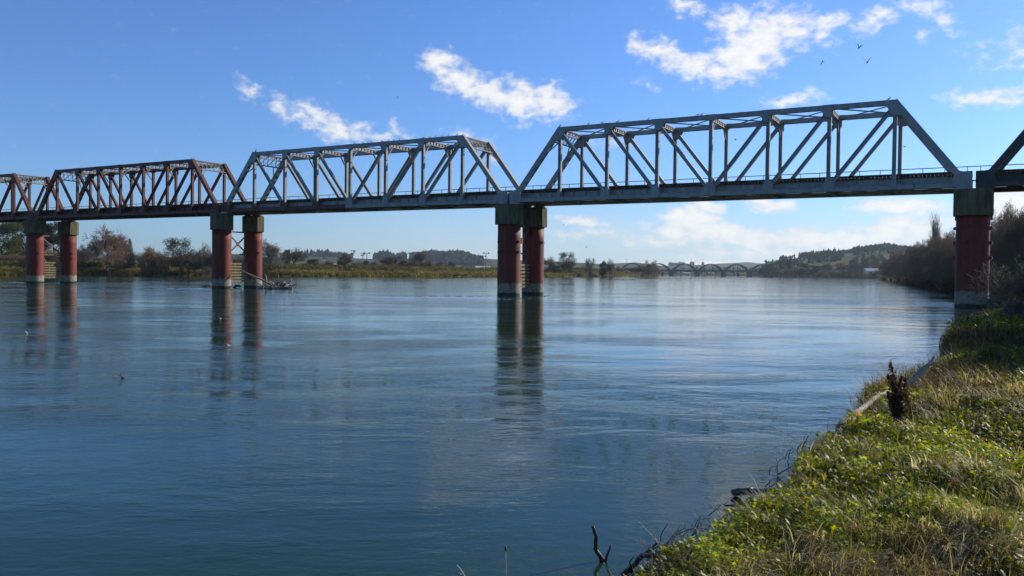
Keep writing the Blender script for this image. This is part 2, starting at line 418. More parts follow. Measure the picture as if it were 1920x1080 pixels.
def river(X, Y):
    """signed distance to the water's edge (positive on land) and class of nearest bank"""
    X = X.ravel(); Y = Y.ravel(); n = len(SH)
    best = np.full(X.shape, 1e9); cls = np.zeros(X.shape, np.int8); inside = np.zeros(X.shape, bool)
    for i in range(n):
        ax, ay = SH[i]; bx, by = SH[(i+1) % n]
        dx, dy = bx-ax, by-ay; L2 = dx*dx+dy*dy+1e-9
        t_ = np.clip(((X-ax)*dx+(Y-ay)*dy)/L2, 0, 1)
        d = np.hypot(X-ax-t_*dx, Y-ay-t_*dy)
        m_ = d < best; best[m_] = d[m_]; cls[m_] = 'ABCD'.index(SC[i])
        if ay != by:
            c_ = ((ay > Y) != (by > Y)) & (X < (bx-ax)*(Y-ay)/(by-ay)+ax); inside ^= c_
    return np.where(inside, -best, best), cls
# hills: silhouettes seen over the far banks, given as pixel profiles at a distance
def prof(pts, Rr):
    az = []; hh = []
    for px, py in pts:
        a, e = azel(px, py); az.append(a); hh.append(CAM_H+math.tan(R(e))*Rr)
    return np.array(az), np.array(hh)
RIDGES = [  # distance, radial half width, profile
 (1500, 420, prof([(1405,514),(1432,500),(1470,490),(1500,486),(1540,482),(1580,478),(1612,474),(1640,470),(1670,470),(1760,476),(1900,480),(2100,470)], 1500)),
 (2300, 500, prof([(380,503),(430,490),(480,484),(520,482),(600,484),(680,487),(740,489),(775,486),(815,480),(850,480),(880,485),(930,488),(1010,491),(1080,492),(1150,496),(1230,507)], 2300)),
 (3200, 500, prof([(1080,512),(1150,494),(1190,492),(1240,499),(1290,497),(1340,498),(1400,499),(1460,503)], 3200)),
 (2600, 500, prof([(-400,480),(0,478),(200,478),(380,484),(430,503)], 2600)),
 (4000, 500, prof([(1240,514),(1300,502),(1340,496),(1370,494),(1400,492),(1440,495),(1500,497),(1560,505)], 4000)),
]
def height(X, Y, coarse=False):
    shp = X.shape; X = X.ravel(); Y = Y.ravel()
    d, c = river(X, Y); r_ = np.hypot(X, Y)
    wn_ = fbm(X*1.3, Y*1.3, 4, 3)-.5; wl_ = fbm(X*.35, Y*.35, 3, 9)-.5
    dn = d + np.where(c == 0, (wn_*.30-.03)*np.clip(r_/12, .35, 2.0), (fbm(X*.15, Y*.15, 3, 5)-.5)*3)
    zA = -.5+.82*sstep(-.10, .16, dn)+.10*sstep(.1, 1.2, dn)+wn_*.30*sstep(0, .6, dn)+wl_*.38*sstep(0, 1.5, dn)+.35*sstep(6, 22, dn)*sstep(18, 40, Y)+2.2*sstep(9, 40, dn)*sstep(25, 60, Y)
    zB = -1+1.3*sstep(-.5, 1.0, dn)+1.6*sstep(.5, 9, dn)+5*sstep(12, 70, dn)
    zC = -1+1.6*sstep(-2, 3, dn)+1.2*sstep(2, 12, dn)+10*sstep(30, 260, dn)*sstep(230, 320, X)
    zD = -1+1.9*sstep(-.8, .8, dn)+2.5*sstep(.5, 9, dn)+(fbm(X*.45, Y*.45, 3, 21)-.5)*.9*sstep(.3, 2, dn)*sstep(20, 8, dn)
    # nearer the point the bank sinks
    sink = sstep(560, 720, Y)
    zD = zD-1.6*sink*sstep(.5, 9, dn)
    z = np.choose(c, [zA, zB, zC, zD])
    az = np.degrees(np.arctan2(X, Y))
    nh = fbm(X*.004, Y*.004, 5, 31)
    for Rr, wd_, (pa, ph) in RIDGES:
        H = np.interp(az, pa, ph, left=0, right=0 if pa[-1] < 30 else ph[-1])
        H = H*np.exp(-((r_-Rr)/wd_)**2)*np.where(r_ > Rr+50, 1, 1)
        H = np.where(r_ < Rr, H*(.8+.4*(nh-.5)+.2*sstep(Rr-1.2*wd_, Rr, r_)), H)
        z = np.where(d > 0, np.maximum(z, H), z)
    return z.reshape(shp)
angs = np.concatenate([np.linspace(-180, -40, 60)[:-1], np.linspace(-40, 40, 620)[:-1], np.linspace(40, 180, 60)[:-1]])
rads = np.concatenate([[.25, .8], np.geomspace(1.5, 4700, 740)])
A_, R_ = np.meshgrid(np.radians(angs), rads)
GX, GY = R_*np.sin(A_), R_*np.cos(A_)
GZ = height(GX, GY)
nr, na = GX.shape
ii = np.arange(nr*na).reshape(nr, na)
q = np.stack([ii[:-1], np.roll(ii, -1, 1)[:-1], np.roll(ii, -1, 1)[1:], ii[1:]], -1).reshape(-1, 4)
ground_me = fast_mesh('ground', np.stack([GX, GY, GZ], -1).reshape(-1, 3), q, smooth=True)
t = MT('river_flat_ground'); p = t.pos(); sep = t.node('ShaderNodeSeparateXYZ'); t.l.new(p, sep.inputs[0])
n1 = t.noise(p, .9, 8, .65); n2 = t.noise(t.pos((1, 1, 1)), .006, 6, .6); n3 = t.noise(p, .12, 6, .65)
near_c = t.mix(t.rng(n1, .35, .65), (.045, .035, .022), (.075, .08, .025))
bank = t.mix(t.rng(n3, .4, .6), (.16, .125, .06), (.085, .10, .03))
hill = t.mix(t.rng(n2, .42, .52), (.038, .062, .022), (.07, .08, .032))
hill = t.mix(t.rng(t.noise(p, .02, 5, .7), .55, .62), hill, (.025, .04, .028))
ln = t.node('ShaderNodeVectorMath', operation='LENGTH'); t.l.new(p, ln.inputs[0])
c = t.mix(t.rng(ln.outputs['Value'], 90, 150), near_c, bank)
c = t.mix(t.rng(ln.outputs['Value'], 700, 1100), c, hill)
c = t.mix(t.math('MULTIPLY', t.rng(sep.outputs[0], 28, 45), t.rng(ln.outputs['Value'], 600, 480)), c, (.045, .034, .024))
c = t.mix(t.rng(sep.outputs[2], .12, -.05), c, (.035, .028, .02))
t.base(c, .95, .1); t.bump(n1, .8, .05)
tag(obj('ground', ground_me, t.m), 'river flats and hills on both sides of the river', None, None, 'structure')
def gz(x, y):
    return float(height(np.array([x], float), np.array([y], float))[0])

# ------------------------------------------------------------------ water
t = MT('river_water'); p = t.pos()
def wnoise(scale, vec, det, ro, dist=0): return t.noise(vec, scale, det, ro, dist)
flow = t.node('ShaderNodeMapping', vector_type='POINT'); t.l.new(p, flow.inputs[0]); flow.inputs['Rotation'].default_value = (0, 0, R(-8)); flow.inputs['Scale'].default_value = (.55, 1, 1)
fv = flow.outputs[0]
patch = t.math('POWER', t.math('MULTIPLY', t.rng(wnoise(.05, fv, 5, .6, .7), .34, .66), t.math('ADD', t.rng(wnoise(.33, fv, 4, .6, .5), .35, .62), .25)), 1.3)             # calm and ruffled patches
rip = wnoise(7.5, fv, 4, .62, .3)
mid = wnoise(1.1, fv, 5, .58, .5)
swl = wnoise(.16, fv, 3, .5, .8)
h = t.math('ADD', t.math('MULTIPLY', rip, t.math('ADD', t.math('MULTIPLY', patch, .010), .0028)),
           t.math('ADD', t.math('MULTIPLY', mid, t.math('ADD', t.math('MULTIPLY', patch, .028), .0045)), t.math('MULTIPLY', swl, .055)))
bm = t.node('ShaderNodeBump'); t.l.new(h, bm.inputs['Height']); bm.inputs['Strength'].default_value = 1.0; bm.inputs['Distance'].default_value = 1.0
t.l.new(bm.outputs[0], t.b.inputs['Normal'])
sed = t.mix(t.rng(wnoise(.08, fv, 4, .6, .5), .35, .65), (.010, .038, .016), (.014, .047, .020))
t.base(sed, .045, .5); t.b.inputs['IOR'].default_value = 1.31
me = bpy.data.meshes.new('river'); me.from_pydata([(-3000,-1500,0),(3000,-1500,0),(3000,2500,0),(-3000,2500,0)], [], [(0,1,2,3)])
tag(obj('river', me, t.m), 'wide calm blue green river', None, None, 'structure')

# ------------------------------------------------------------------ railway bridge
AL = R(29.397); DD = 67.637; S0 = -37.8585; WB = 4.80; ZB = 8.72; GAP = 1.2062; GR = -.0033
PN = 4.6; NP_ = 8; L0 = PN*NP_; HT = 6.6126
dv = Vector((math.cos(AL), -math.sin(AL), 0)); nv = Vector((math.sin(AL), math.cos(AL), 0))
PAN = {4: 4.6, 3: 4.6, 2: 4.6673, 1: 4.4675, 0: 4.4675}
ST = {3: S0}; ST[4] = S0+8*4.6+GAP; ST[2] = S0-GAP-8*PAN[2]; ST[1] = ST[2]-GAP-8*PAN[1]; ST[0] = ST[1]-GAP-8*PAN[0]
def bpt(s, y, z): return dv*s+nv*(DD+y)+Vector((0, 0, z))
ZC = .18; ZT = HT-.18
def h_section(a, b, wd=.27, dp=.30, th=.035):
    m_ = MB(); m_.bar(a, b, th, dp, off=(-wd/2, 0)); m_.bar(a, b, th, dp, off=(wd/2, 0)); m_.bar(a, b, wd-th-.004, .03)
    return m_
def lace(m_, a, b, depth, n, side=(0, 1, 0), w_=.05):
    """two flanges and zigzag lacing"""
    a, b = Vector(a), Vector(b); d = (b-a).normalized(); sd = Vector(side); up = sd.cross(d).normalized()
    m_.bar(a, b, .06, .16, side, off=(-depth/2, 0)); m_.bar(a, b, .06, .16, side, off=(depth/2, 0))
    for i in range(n):
        s_ = 1 if i % 2 else -1
        q0 = a.lerp(b, i/n)+up*(s_*(depth/2-.03)); q1 = a.lerp(b, (i+1)/n)-up*(s_*(depth/2-.03))
        m_.bar(q0, q1, w_, .05, side)
PM = {}
m_ = MB()  # top chord between the apexes
m_.box(PN-.02, 7*PN+.02, -.20, -.165, HT-.36, HT-.03); m_.box(PN-.02, 7*PN+.02, .165, .20, HT-.36, HT-.03)
m_.box(PN-.15, 7*PN+.15, -.235, .235, HT-.03, HT); 
for i in range(1, 7):
    for k in range(5):
        x = i*PN+.45+k*.9; m_.box(x, x+.35, -.163, .163, HT-.355, HT-.335)
for i in range(2, 7): m_.box(i*PN-.45, i*PN+.45, -.25, .25, HT+.002, HT+.018)
PM['top_chord'] = m_.mesh('top_chord')
for nm, x0, x1 in (('bottom_chord', 0, 4*PN-.35), ('bottom_chord_right', 4*PN-.347, L0)):
    m_ = MB()
    for y in (-.17, .145): m_.box(x0, x1, y, y+.025, 0, .36)
    m_.box(x0, x1, -.22, .22, -.018, -.002)
    m_.box(x0, x1, -.235, -.172, .34, .362); m_.box(x0, x1, .172, .235, .34, .362)
    PM[nm] = m_.mesh(nm)
def endpost(sg):
    x0, x1 = (0.05, PN) if sg > 0 else (L0-.05, 7*PN)
    a, b = Vector((x0, 0, .42)), Vector((x1, 0, ZT)); m_ = MB()
    m_.bar(a, b, .40, .03, off=(0, -.19)); m_.bar(a, b, .40, .03, off=(0, .19))
    m_.bar(a-(b-a).normalized()*.1, b+(b-a).normalized()*.16, .03, .47, off=(-.217*sg, 0))
    n = 9
    for i in range(n):
        p0 = a.lerp(b, (i+.30)/n); p1 = a.lerp(b, (i+.78)/n); m_.bar(p0, p1, .025, .345, off=(.185*sg, 0))
    return m_.mesh('end_post')
PM['end_post'] = endpost(1); PM['end_post_r'] = endpost(-1)
PM['vertical_post'] = h_section((0, 0, .3), (0, 0, HT-.38), .25, .28).mesh('vertical_post')
PM['diagonal_brace'] = h_section((.22, 0, HT-.62), (PN-.22, 0, .62), .26, .25, .03).mesh('diagonal_brace')
PM['diagonal_brace_r'] = h_section((PN-.22, 0, HT-.62), (.22, 0, .62), .26, .25, .03).mesh('diagonal_brace')
def plate(poly, name, yy=.205, th=.018):
    m_ = MB(); m_.prism(poly, -yy-th, -yy); m_.prism(poly, yy, yy+th)
    # rivet heads
    return m_.mesh(name)
def mir(poly): return [(-x, z) for x, z in poly][::-1]
gt = [(-.22, HT-.05), (.62, HT-.05), (.62, HT-.36), (.30, HT-.95), (-.16, HT-1.0), (-.22, HT-.8)]
ga = [(-.72, HT-1.02), (-.05, HT-.04), (.62, HT-.05), (.60, HT-.42), (.28, HT-1.0), (.1, HT-1.18), (-.35, HT-1.18), (-.6, HT-1.12)]
gm = [(-.2, HT-.05), (.2, HT-.05), (.17, HT-.5), (-.17, HT-.5)]
gb = [(-.46, .0), (.34, .0), (.34, .30), (.2, 1.0), (-.28, 1.0), (-.46, .72)]
gb1 = [(-.18, .0), (.18, .0), (.15, .95), (-.15, .95)]
gb4 = [(-.48, .0), (.48, .0), (.46, .7), (.26, 1.05), (-.26, 1.05), (-.46, .7)]
ge = [(-.5, .0), (.75, .0), (.75, .45), (.62, .95), (.33, 1.16), (-.42, 1.0), (-.5, .95)]
for nm, pl in (('gt', gt), ('gtr', mir(gt)), ('ga', ga), ('gar', mir(ga)), ('gm', gm), ('gb', gb), ('gbr', mir(gb)), ('gb1', gb1), ('gb4', gb4)):
    PM[nm] = plate(pl, 'gusset_plate')
def endplate(sg):
    m_ = MB(); pl = ge if sg > 0 else mir(ge)
    m_.prism(pl, -.245, -.225); m_.prism(pl, .225, .245)
    for x in (-.36, -.05, .3):
        m_.box(sg*x-.03, sg*x+.03, -.275, -.247, .05, .88)
    m_.box(min(sg*-.5, sg*-.48), max(sg*-.5, sg*-.48), -.224, .224, .02, .95)
    return m_.mesh('end_plate')
PM['ep'] = endplate(1); PM['epr'] = endplate(-1)
# cross members
m_ = MB(); ya, yb = .25, WB-.25
for z in (HT-.10, HT-.46): m_.box(-.10, .10, ya, yb, z-.03, z+.03)
for k in range(9):
    y = ya+(yb-ya)*k/8; m_.box(-.07, .07, max(ya, y-.13), min(yb, y+.13), HT-.43, HT-.13)
PM['cross_strut'] = m_.mesh('cross_strut')
m_ = MB(); lace(m_, (0, .22, HT-.30), (0, WB-.22, HT-.30), .46, 10, side=(1, 0, 0), w_=.06)
PM['portal_strut'] = m_.mesh('portal_strut')
m_ = MB(); m_.bar((0, .18, HT-1.55), (0, 1.05, HT-.5), .09, .10, side=(1, 0, 0)); PM['knee_brace'] = m_.mesh('knee_brace')
m_ = MB(); m_.bar((0, WB-.18, HT-1.55), (0, WB-1.05, HT-.5), .09, .10, side=(1, 0, 0)); PM['knee_brace_far'] = m_.mesh('knee_brace')
def sloped_portal(sg):
    # laced frame lying in the plane of the end posts
    m_ = MB(); fr = .17
    x1, z1 = (PN, ZT) if sg > 0 else (7*PN, ZT); x0, z0 = (PN*(1-fr), ZT-fr*(ZT-.42)) if sg > 0 else (7*PN+PN*fr, ZT-fr*(ZT-.42))
    A = Vector((x1, 0, z1+.02)); B = Vector((x0, 0, z0))
    sd = Vector((B.x-A.x, 0, B.z-A.z)).normalized().cross(Vector((0, 1, 0)))
    for P0 in (A, B): m_.bar(P0+Vector((0, .2, 0)), P0+Vector((0, WB-.2, 0)), .11, .09, side=sd)
    n = 7
    for i in range(n):
        y0, y1 = .2+(WB-.4)*i/n, .2+(WB-.4)*(i+1)/n
        a_, b_ = (A, B) if i % 2 else (B, A)
        m_.bar(a_+Vector((0, y0, 0)), b_+Vector((0, y1, 0)), .07, .05, side=sd); m_.bar(b_+Vector((0, y0, 0)), a_+Vector((0, y1, 0)), .05, .03, side=sd)
    C = A.lerp(B, 2.1)
    m_.bar(C+Vector((0, .2, 0)), B+Vector((0, 1.2, 0)), .09, .07, side=sd); m_.bar(C+Vector((0, WB-.2, 0)), B+Vector((0, WB-1.2, 0)), .09, .07, side=sd)
    return m_.mesh('portal_frame')
PM['portal'] = sloped_portal(1); PM['portal_r'] = sloped_portal(-1)
m_ = MB(); m_.bar((.1, .2, HT-.22), (PN-.1, WB-.2, HT-.22), .09, .09, side=(0, 0, 1)); m_.bar((.1, WB-.2, HT-.30), (PN-.1, .2, HT-.30), .09, .07, side=(0, 0, 1))
PM['lateral_brace'] = m_.mesh('lateral_brace')
m_ = MB(); m_.box(-.015, .015, .19, WB-.19, -.02, .80); m_.box(-.16, .16, .19, WB-.19, -.045, -.022); m_.box(-.16, .16, .19, WB-.19, .80, .82)
PM['floor_beam'] = m_.mesh('floor_beam')
m_ = MB(); m_.box(.02, L0-.02, -.012, .012, .36, .86); m_.box(.02, L0-.02, -.13, .13, .862, .885); m_.box(.02, L0-.02, -.13, .13, .335, .358)
for k in range(1, 32): m_.box(k*PN/4-.03, k*PN/4+.03, -.10, -.013, .37, .855)
PM['stringer'] = m_.mesh('stringer')
m_ = MB()
for i in range(8):
    s_ = 1 if i % 2 else -1
    m_.bar((i*PN, WB/2-s_*(WB/2-.3), .02), ((i+1)*PN, WB/2+s_*(WB/2-.3), .02), .12, .09, side=(0, 0, 1))
    m_.bar((i*PN, WB/2+s_*(WB/2-.3), .13), ((i+1)*PN, WB/2-s_*(WB/2-.3), .13), .10, .07, side=(0, 0, 1))
PM['bottom_bracing'] = m_.mesh('bottom_bracing')
m_ = MB(); x = -.45; rr = random.Random(3)
while x < L0+.55:
    e0 = rr.uniform(-.04, .04); m_.box(x, x+.20, .46+e0, WB-.46+e0, .887, 1.07+rr.uniform(-.015, .015)); x += .27
m_.box(-.5, L0+.5, .62, .80, 1.09, 1.20); m_.box(-.5, L0+.5, WB-.80, WB-.62, 1.09, 1.20)
PM['sleepers'] = m_.mesh('sleepers')
m_ = MB(); m_.box(-.5, L0+.5, -.035, .035, 1.09, 1.11); m_.box(-.5, L0+.5, -.01, .01, 1.11, 1.21); m_.box(-.5, L0+.5, -.033, .033, 1.21, 1.25)
PM['rail'] = m_.mesh('rail')
m_ = MB(); yy = WB+.78
m_.box(-.62, L0+.6, yy-.03, yy+.03, 2.06, 2.12)
k = 0
for k in range(25):
    x = -.2+k*(L0+.3)/24; m_.box(x-.025, x+.025, yy-.025, yy+.025, 1.0, 2.06)
m_.box(-.6, L0+.6, WB+.25, WB+.85, .95, 1.0)
for k in range(9): m_.box(k*PN-.05, k*PN+.05, WB+.21, WB+.8, .86, .95)
PM['handrail'] = m_.mesh('handrail')
m_ = MB(); m_.box(-.45, .5, -.33, .33, -.13, -.02); m_.box(-.62, .66, -.42, .42, -.20, -.132)
PM['bearing'] = m_.mesh('bearing')

def build_span(k, mm, mlow=None, mcross=None, label=''):
    """mm main paint; mlow paint of the near lower left half; mcross paint of the cross members"""
    mlow = mlow or mm; mcross = mcross or mm
    sx = PAN[k]/PN; zs = 1.0 if k >= 2 else .9707
    root = empty('truss_span'); s = ST[k]
    root.location = bpt(s, 0, ZB+GR*(s-S0)); root.rotation_euler = (0, .0033, -AL); root.scale = (sx, 1, zs)
    tag(root, label, 'bridge span', 'steel truss spans of the railway bridge')
    for y in (0, WB):
        near = y == 0
        lo = mlow if near else mm
        obj('top_chord', PM['top_chord'], mm, root, (0, y, 0))
        obj('bottom_chord', PM['bottom_chord'], lo, root, (0, y, 0)); obj('bottom_chord', PM['bottom_chord_right'], mm, root, (0, y, 0))
        obj('end_post', PM['end_post'], mm, root, (0, y, 0)); obj('end_post', PM['end_post_r'], mm, root, (0, y, 0))
        for i in range(1, 8): obj('vertical_post', PM['vertical_post'], mm, root, (i*PN, y, 0))
        for i in (1, 2, 3): obj('diagonal_brace', PM['diagonal_brace'], mm, root, (i*PN, y, 0))
        for i in (4, 5, 6): obj('diagonal_brace', PM['diagonal_brace_r'], mm, root, (i*PN, y, 0))
        for i, g in ((1, 'ga'), (2, 'gt'), (3, 'gt'), (4, 'gm'), (5, 'gtr'), (6, 'gtr'), (7, 'gar')): obj('gusset_plate', PM[g], mm, root, (i*PN, y, 0))
        for i, g in ((1, 'gb1'), (2, 'gb'), (3, 'gb'), (4, 'gb4'), (5, 'gbr'), (6, 'gbr'), (7, 'gb1')): obj('gusset_plate', PM[g], lo if i < 4 else mm, root, (i*PN, y, 0))
        obj('end_plate', PM['ep'], lo, root, (0, y, 0)); obj('end_plate', PM['epr'], mm, root, (L0, y, 0))
        obj('bearing', PM['bearing'], mm, root, (.05, y, 0)); obj('bearing', PM['bearing'], mm, root, (L0-.05, y, 0))
    for i in range(2, 7): obj('cross_strut', PM['cross_strut'], mcross, root, (i*PN, 0, 0))
    obj('portal_strut', PM['portal_strut'], mcross, root, (PN, 0, 0)); obj('portal_strut', PM['portal_strut'], mcross, root, (7*PN, 0, 0))
    for i in range(2, 7): obj('knee_brace', PM['knee_brace'], mcross, root, (i*PN, 0, 0)); obj('knee_brace', PM['knee_brace_far'], mcross, root, (i*PN, 0, 0))
    obj('portal_frame', PM['portal'], mcross, root); obj('portal_frame', PM['portal_r'], mcross, root)
    for i in range(1, 7): obj('lateral_brace', PM['lateral_brace'], mm, root, (i*PN, 0, 0))
    for i in range(9):
        x = i*PN+(.12 if i == 0 else -.12 if i == 8 else 0)
        obj('floor_beam', PM['floor_beam'], M_RUSTY if k > 1 else mlow, root, (x, 0, 0))
    for y in (.72, 1.75, WB-1.75, WB-.72): obj('stringer', PM['stringer'], mlow if k < 2 else mm, root, (0, y, 0))
    obj('bottom_bracing', PM['bottom_bracing'], mlow, root)
    obj('sleepers', PM['sleepers'], M_SLEEPER, root)
    for y in (WB/2-.53, WB/2+.53): obj('rail', PM['rail'], M_RAIL, root, (0, y, 0))
    obj('handrail', PM['handrail'], M_HRAIL, root)
    return root
build_span(3, M_BLUE, None, M_RUSTY, 'largest blue grey steel truss span, right of centre')
build_span(2, M_BLUE, M_BROWN, M_RUSTY, 'blue grey truss span whose lower left half is red brown')
build_span(1, M_BROWN, None, M_RUSTY, 'red brown steel truss span seen whole, left of the blue ones')
build_span(0, M_BROWN, None, M_RUSTY, 'red brown truss span cut off by the left edge')
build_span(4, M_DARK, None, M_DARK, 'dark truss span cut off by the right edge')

# ------------------------------------------------------------------ piers
CR = 1.08; ZK = 6.64
m_ = MB(); n = 40
zs_ = [-1.6, .2, 1.1, 2.4, 4.0, 5.4, ZK+.02]
m_.tube([(0, 0, z) for z in zs_], [CR]*len(zs_), n)
me_col = m_.mesh('column'); me_col.polygons.foreach_set('use_smooth', [len(p.vertices) == 4 for p in me_col.polygons])
m_ = MB(); m_.tube([(0, 0, 0), (0, 0, .13)], [CR+.035]*2, 40); me_band = m_.mesh('flange_band')
def ngon(r_, n, ph=0): return [(r_*math.cos(2*math.pi*i/n+ph), r_*math.sin(2*math.pi*i/n+ph)) for i in range(n)]
m_ = MB(); pl = ngon(1.36, 8, R(22.5)); pb = ngon(1.36, 8, R(22.5))
zc0, zc1 = ZK, ZB-.22
m_.add([(x, y, zc0) for x, y in pb]+[(x, y, zc1-.03) for x, y in pl]+[(x*.97, y*.97, zc1) for x, y in pl],
       [tuple(range(7, -1, -1)), tuple(range(16, 24))]+[(i, (i+1) % 8, 8+(i+1) % 8, 8+i) for i in range(8)]+[(8+i, 8+(i+1) % 8, 16+(i+1) % 8, 16+i) for i in range(8)])
me_cap = m_.mesh('cap')
m_ = MB(); m_.box(-.13, .13, -.1, .10, -.11, .11); m_.box(-.08, .08, .102, .16, -.07, .07)
me_brk = m_.mesh('bracket')
sub = [(4, 0)]
def build_pier(k, label, zbr):
    s = ST[k]+8*PAN[k]+GAP/2
    root = empty('bridge_pier', bpt(s, 0, 0), -AL); tag(root, label, 'bridge pier', 'paired red column piers')
    dz = GR*(s-S0)
    for y in (0, WB):
        c_ = obj('column', me_col, M_COL, root, (0, y, dz))
        cp = obj('cap', me_cap, M_CAP, root, (0, y, dz))
        for z in zbr[0 if y == 0 else 1]:
            obj('flange_band', me_band, M_COL, c_, (0, 0, z-.065-dz))
            for a in (R(-100), R(78), R(-20)):
                obj('bracket', me_brk, M_COL, c_, (math.sin(a)*(CR+.02), -math.cos(a)*(CR+.02), z+.04-dz), (0, 0, a+math.pi))
    # bracing between the columns
    ya, yb = CR-.06, WB-CR+.06; mid = (ya+yb)/2
    m_ = MB()
    for x in (0,):
        m_.bar((x, ya, 6.35), (x, mid-.12, 5.32), .14, .10, side=(1, 0, 0)); m_.bar((x, yb, 6.35), (x, mid+.12, 5.32), .14, .10, side=(1, 0, 0))
        m_.bar((x, ya, 4.10), (x, mid-.12, 5.08), .14, .10, side=(1, 0, 0)); m_.bar((x, yb, 4.10), (x, mid+.12, 5.08), .14, .10, side=(1, 0, 0))
        m_.bar((x, ya, 3.85), (x, mid-.75, 2.7), .14, .10, side=(1, 0, 0)); m_.bar((x, yb, 3.85), (x, mid+.75, 2.7), .14, .10, side=(1, 0, 0))
        m_.box(x-.075, x+.075, mid-.16, mid+.16, 4.92, 5.48)
    obj('cross_bracing', m_.mesh('cross_bracing'), M_BRACE, root)
    m_ = MB()
    for x in (0,): m_.box(x-.06, x+.06, ya, yb, 3.9, 4.04); m_.box(x-.06, x+.06, ya, yb, ZK-.1, ZK+.06)
    obj('tie_beam', m_.mesh('tie_beam'), M_BRACE, root)
    rr = random.Random(k)
    for j in range(7):
        z = .72+j*.34; m_ = MB(); e_ = rr.uniform(-.012, .012)
        m_.box(.10, .18, CR-.05, WB-CR+.05, z+e_, z+.205+e_)
        obj('plank', m_.mesh('plank'), M_PLANK, root)
    m_ = MB()
    for x in (-.01,):
        for y in (mid-.45, mid+.5): m_.box(x, x+.1, y-.07, y+.07, .55, 2.95+(.35 if y > mid else 0))
    obj('plank_stud', m_.mesh('plank_stud'), M_PLANK, root)
    return root
build_pier(3, 'nearest pier, dark shaded red column by the right bank', ([3.5, 4.57, 5.6], [3.5, 4.57]))
build_pier(2, 'red pier in mid river with its two columns nearly overlapping', ([4.05, 5.0], [5.1]))
build_pier(1, 'red pier with driftwood caught against its columns', ([], [4.2]))
build_pier(0, 'leftmost and farthest red pier, left of the picture', ([4.2], [3.5, 4.2]))

# driftwood caught on the pier
def stick_mesh(pts, r0_, r1_, n=6, name='branch', jit=.0, rr=random):
    P_ = [Vector(p) for p in pts]; out = []; K = 4
    for i in range(len(P_)-1):
        for j in range(K):
            q_ = P_[i].lerp(P_[i+1], j/K)
            if i+j: q_ += Vector((rr.uniform(-jit, jit), rr.uniform(-jit, jit), rr.uniform(-jit, jit)))
            out.append(q_)
    out.append(P_[-1]); rad = [r0_+(r1_-r0_)*i/(len(out)-1) for i in range(len(out))]
    rad = [a*(1+rr.uniform(-.12, .12)) for a in rad]
    mb = MB(); mb.tube(out, rad, n); return mb.mesh(name, True)
pc = at(472, 540, 0); pile = empty('driftwood_pile', at(505, 541, 0)); o0 = pile.location.copy()
tag(pile, 'tangle of bare driftwood branches caught at the foot of a red pier', 'driftwood')
rr = random.Random(11)
def pl_at(px, py, dy=0): v = atY(px, py, at(505, 541, 0).y+dy); return v-o0
obj('branch', stick_mesh([pl_at(450, 507, .5), pl_at(478, 519, .2), pl_at(505, 531, 0), pl_at(513, 538, 0)], .07, .15, 7, rr=rr, jit=.04), M_DRIFT, pile)
obj('branch', stick_mesh([pl_at(499, 527), pl_at(498, 517), pl_at(497, 514)], .12, .05, 6, rr=rr, jit=.04), M_DRIFT, pile)
obj('branch', stick_mesh([pl_at(530, 537), pl_at(543, 530), pl_at(547, 523)], .14, .06, 6, rr=rr, jit=.04), M_DRIFT, pile)
obj('log', stick_mesh([pl_at(482, 540, -.6), pl_at(510, 538.5, -.6), pl_at(548, 539.5, -.6)], .24, .12, 8, 'log', .05, rr), M_DRIFT, pile)
for i in range(34):
    cx_ = rr.uniform(486, 545); top = 524+abs(cx_-514)*.22+rr.uniform(0, 7)
    a = pl_at(cx_, 541+rr.uniform(-1, 0), rr.uniform(-1.2, 1.2)); b = pl_at(cx_+rr.uniform(-20, 20), top, rr.uniform(-1.5, 1.5))
    mid_ = (a+b)/2+Vector((rr.uniform(-.3, .3), rr.uniform(-.3, .3), rr.uniform(-.05, .35)))
    obj('branch', stick_mesh([a, mid_, b], rr.uniform(.08, .15), .03, 5, rr=rr, jit=.05), M_DRIFT if rr.random() < .55 else M_DRIFTD, pile)
bl = empty('driftwood_branch', at(385, 538.5, 0)); tag(bl, 'pale bare branch lying in the water left of the driftwood pier', 'branch')
m1_ = at(378, 538.5, 0); obj('stem', stick_mesh([at(378, 538.5, 0)-bl.location, atY(384, 536, m1_.y)-bl.location, atY(397, 534, m1_.y)-bl.location], .1, .05, 6, rr=rr, jit=.03), M_DRIFT, bl)
obj('fork', stick_mesh([at(383, 538, 0)-bl.location, atY(390, 535, m1_.y)-bl.location, atY(398, 536.5, m1_.y)-bl.location], .07, .03, 5, rr=rr, jit=.03), M_DRIFT, bl)
bl = empty('driftwood_branch', at(442, 539.5, 0)); tag(bl, 'dark low driftwood lodged between the columns of the driftwood pier', 'branch')
y_ = at(442, 539.5, 0).y
for i in range(6):
    obj('branch', stick_mesh([atY(434+rr.uniform(0, 6), 539.5, y_+rr.uniform(-.3, .3))-bl.location, atY(442+rr.uniform(-2, 6), 534+rr.uniform(0, 3), y_)-bl.location, atY(448+rr.uniform(0, 7), 537+rr.uniform(-1, 2), y_)-bl.location], .11, .05, 5, rr=rr, jit=.04), M_DRIFTD, bl)

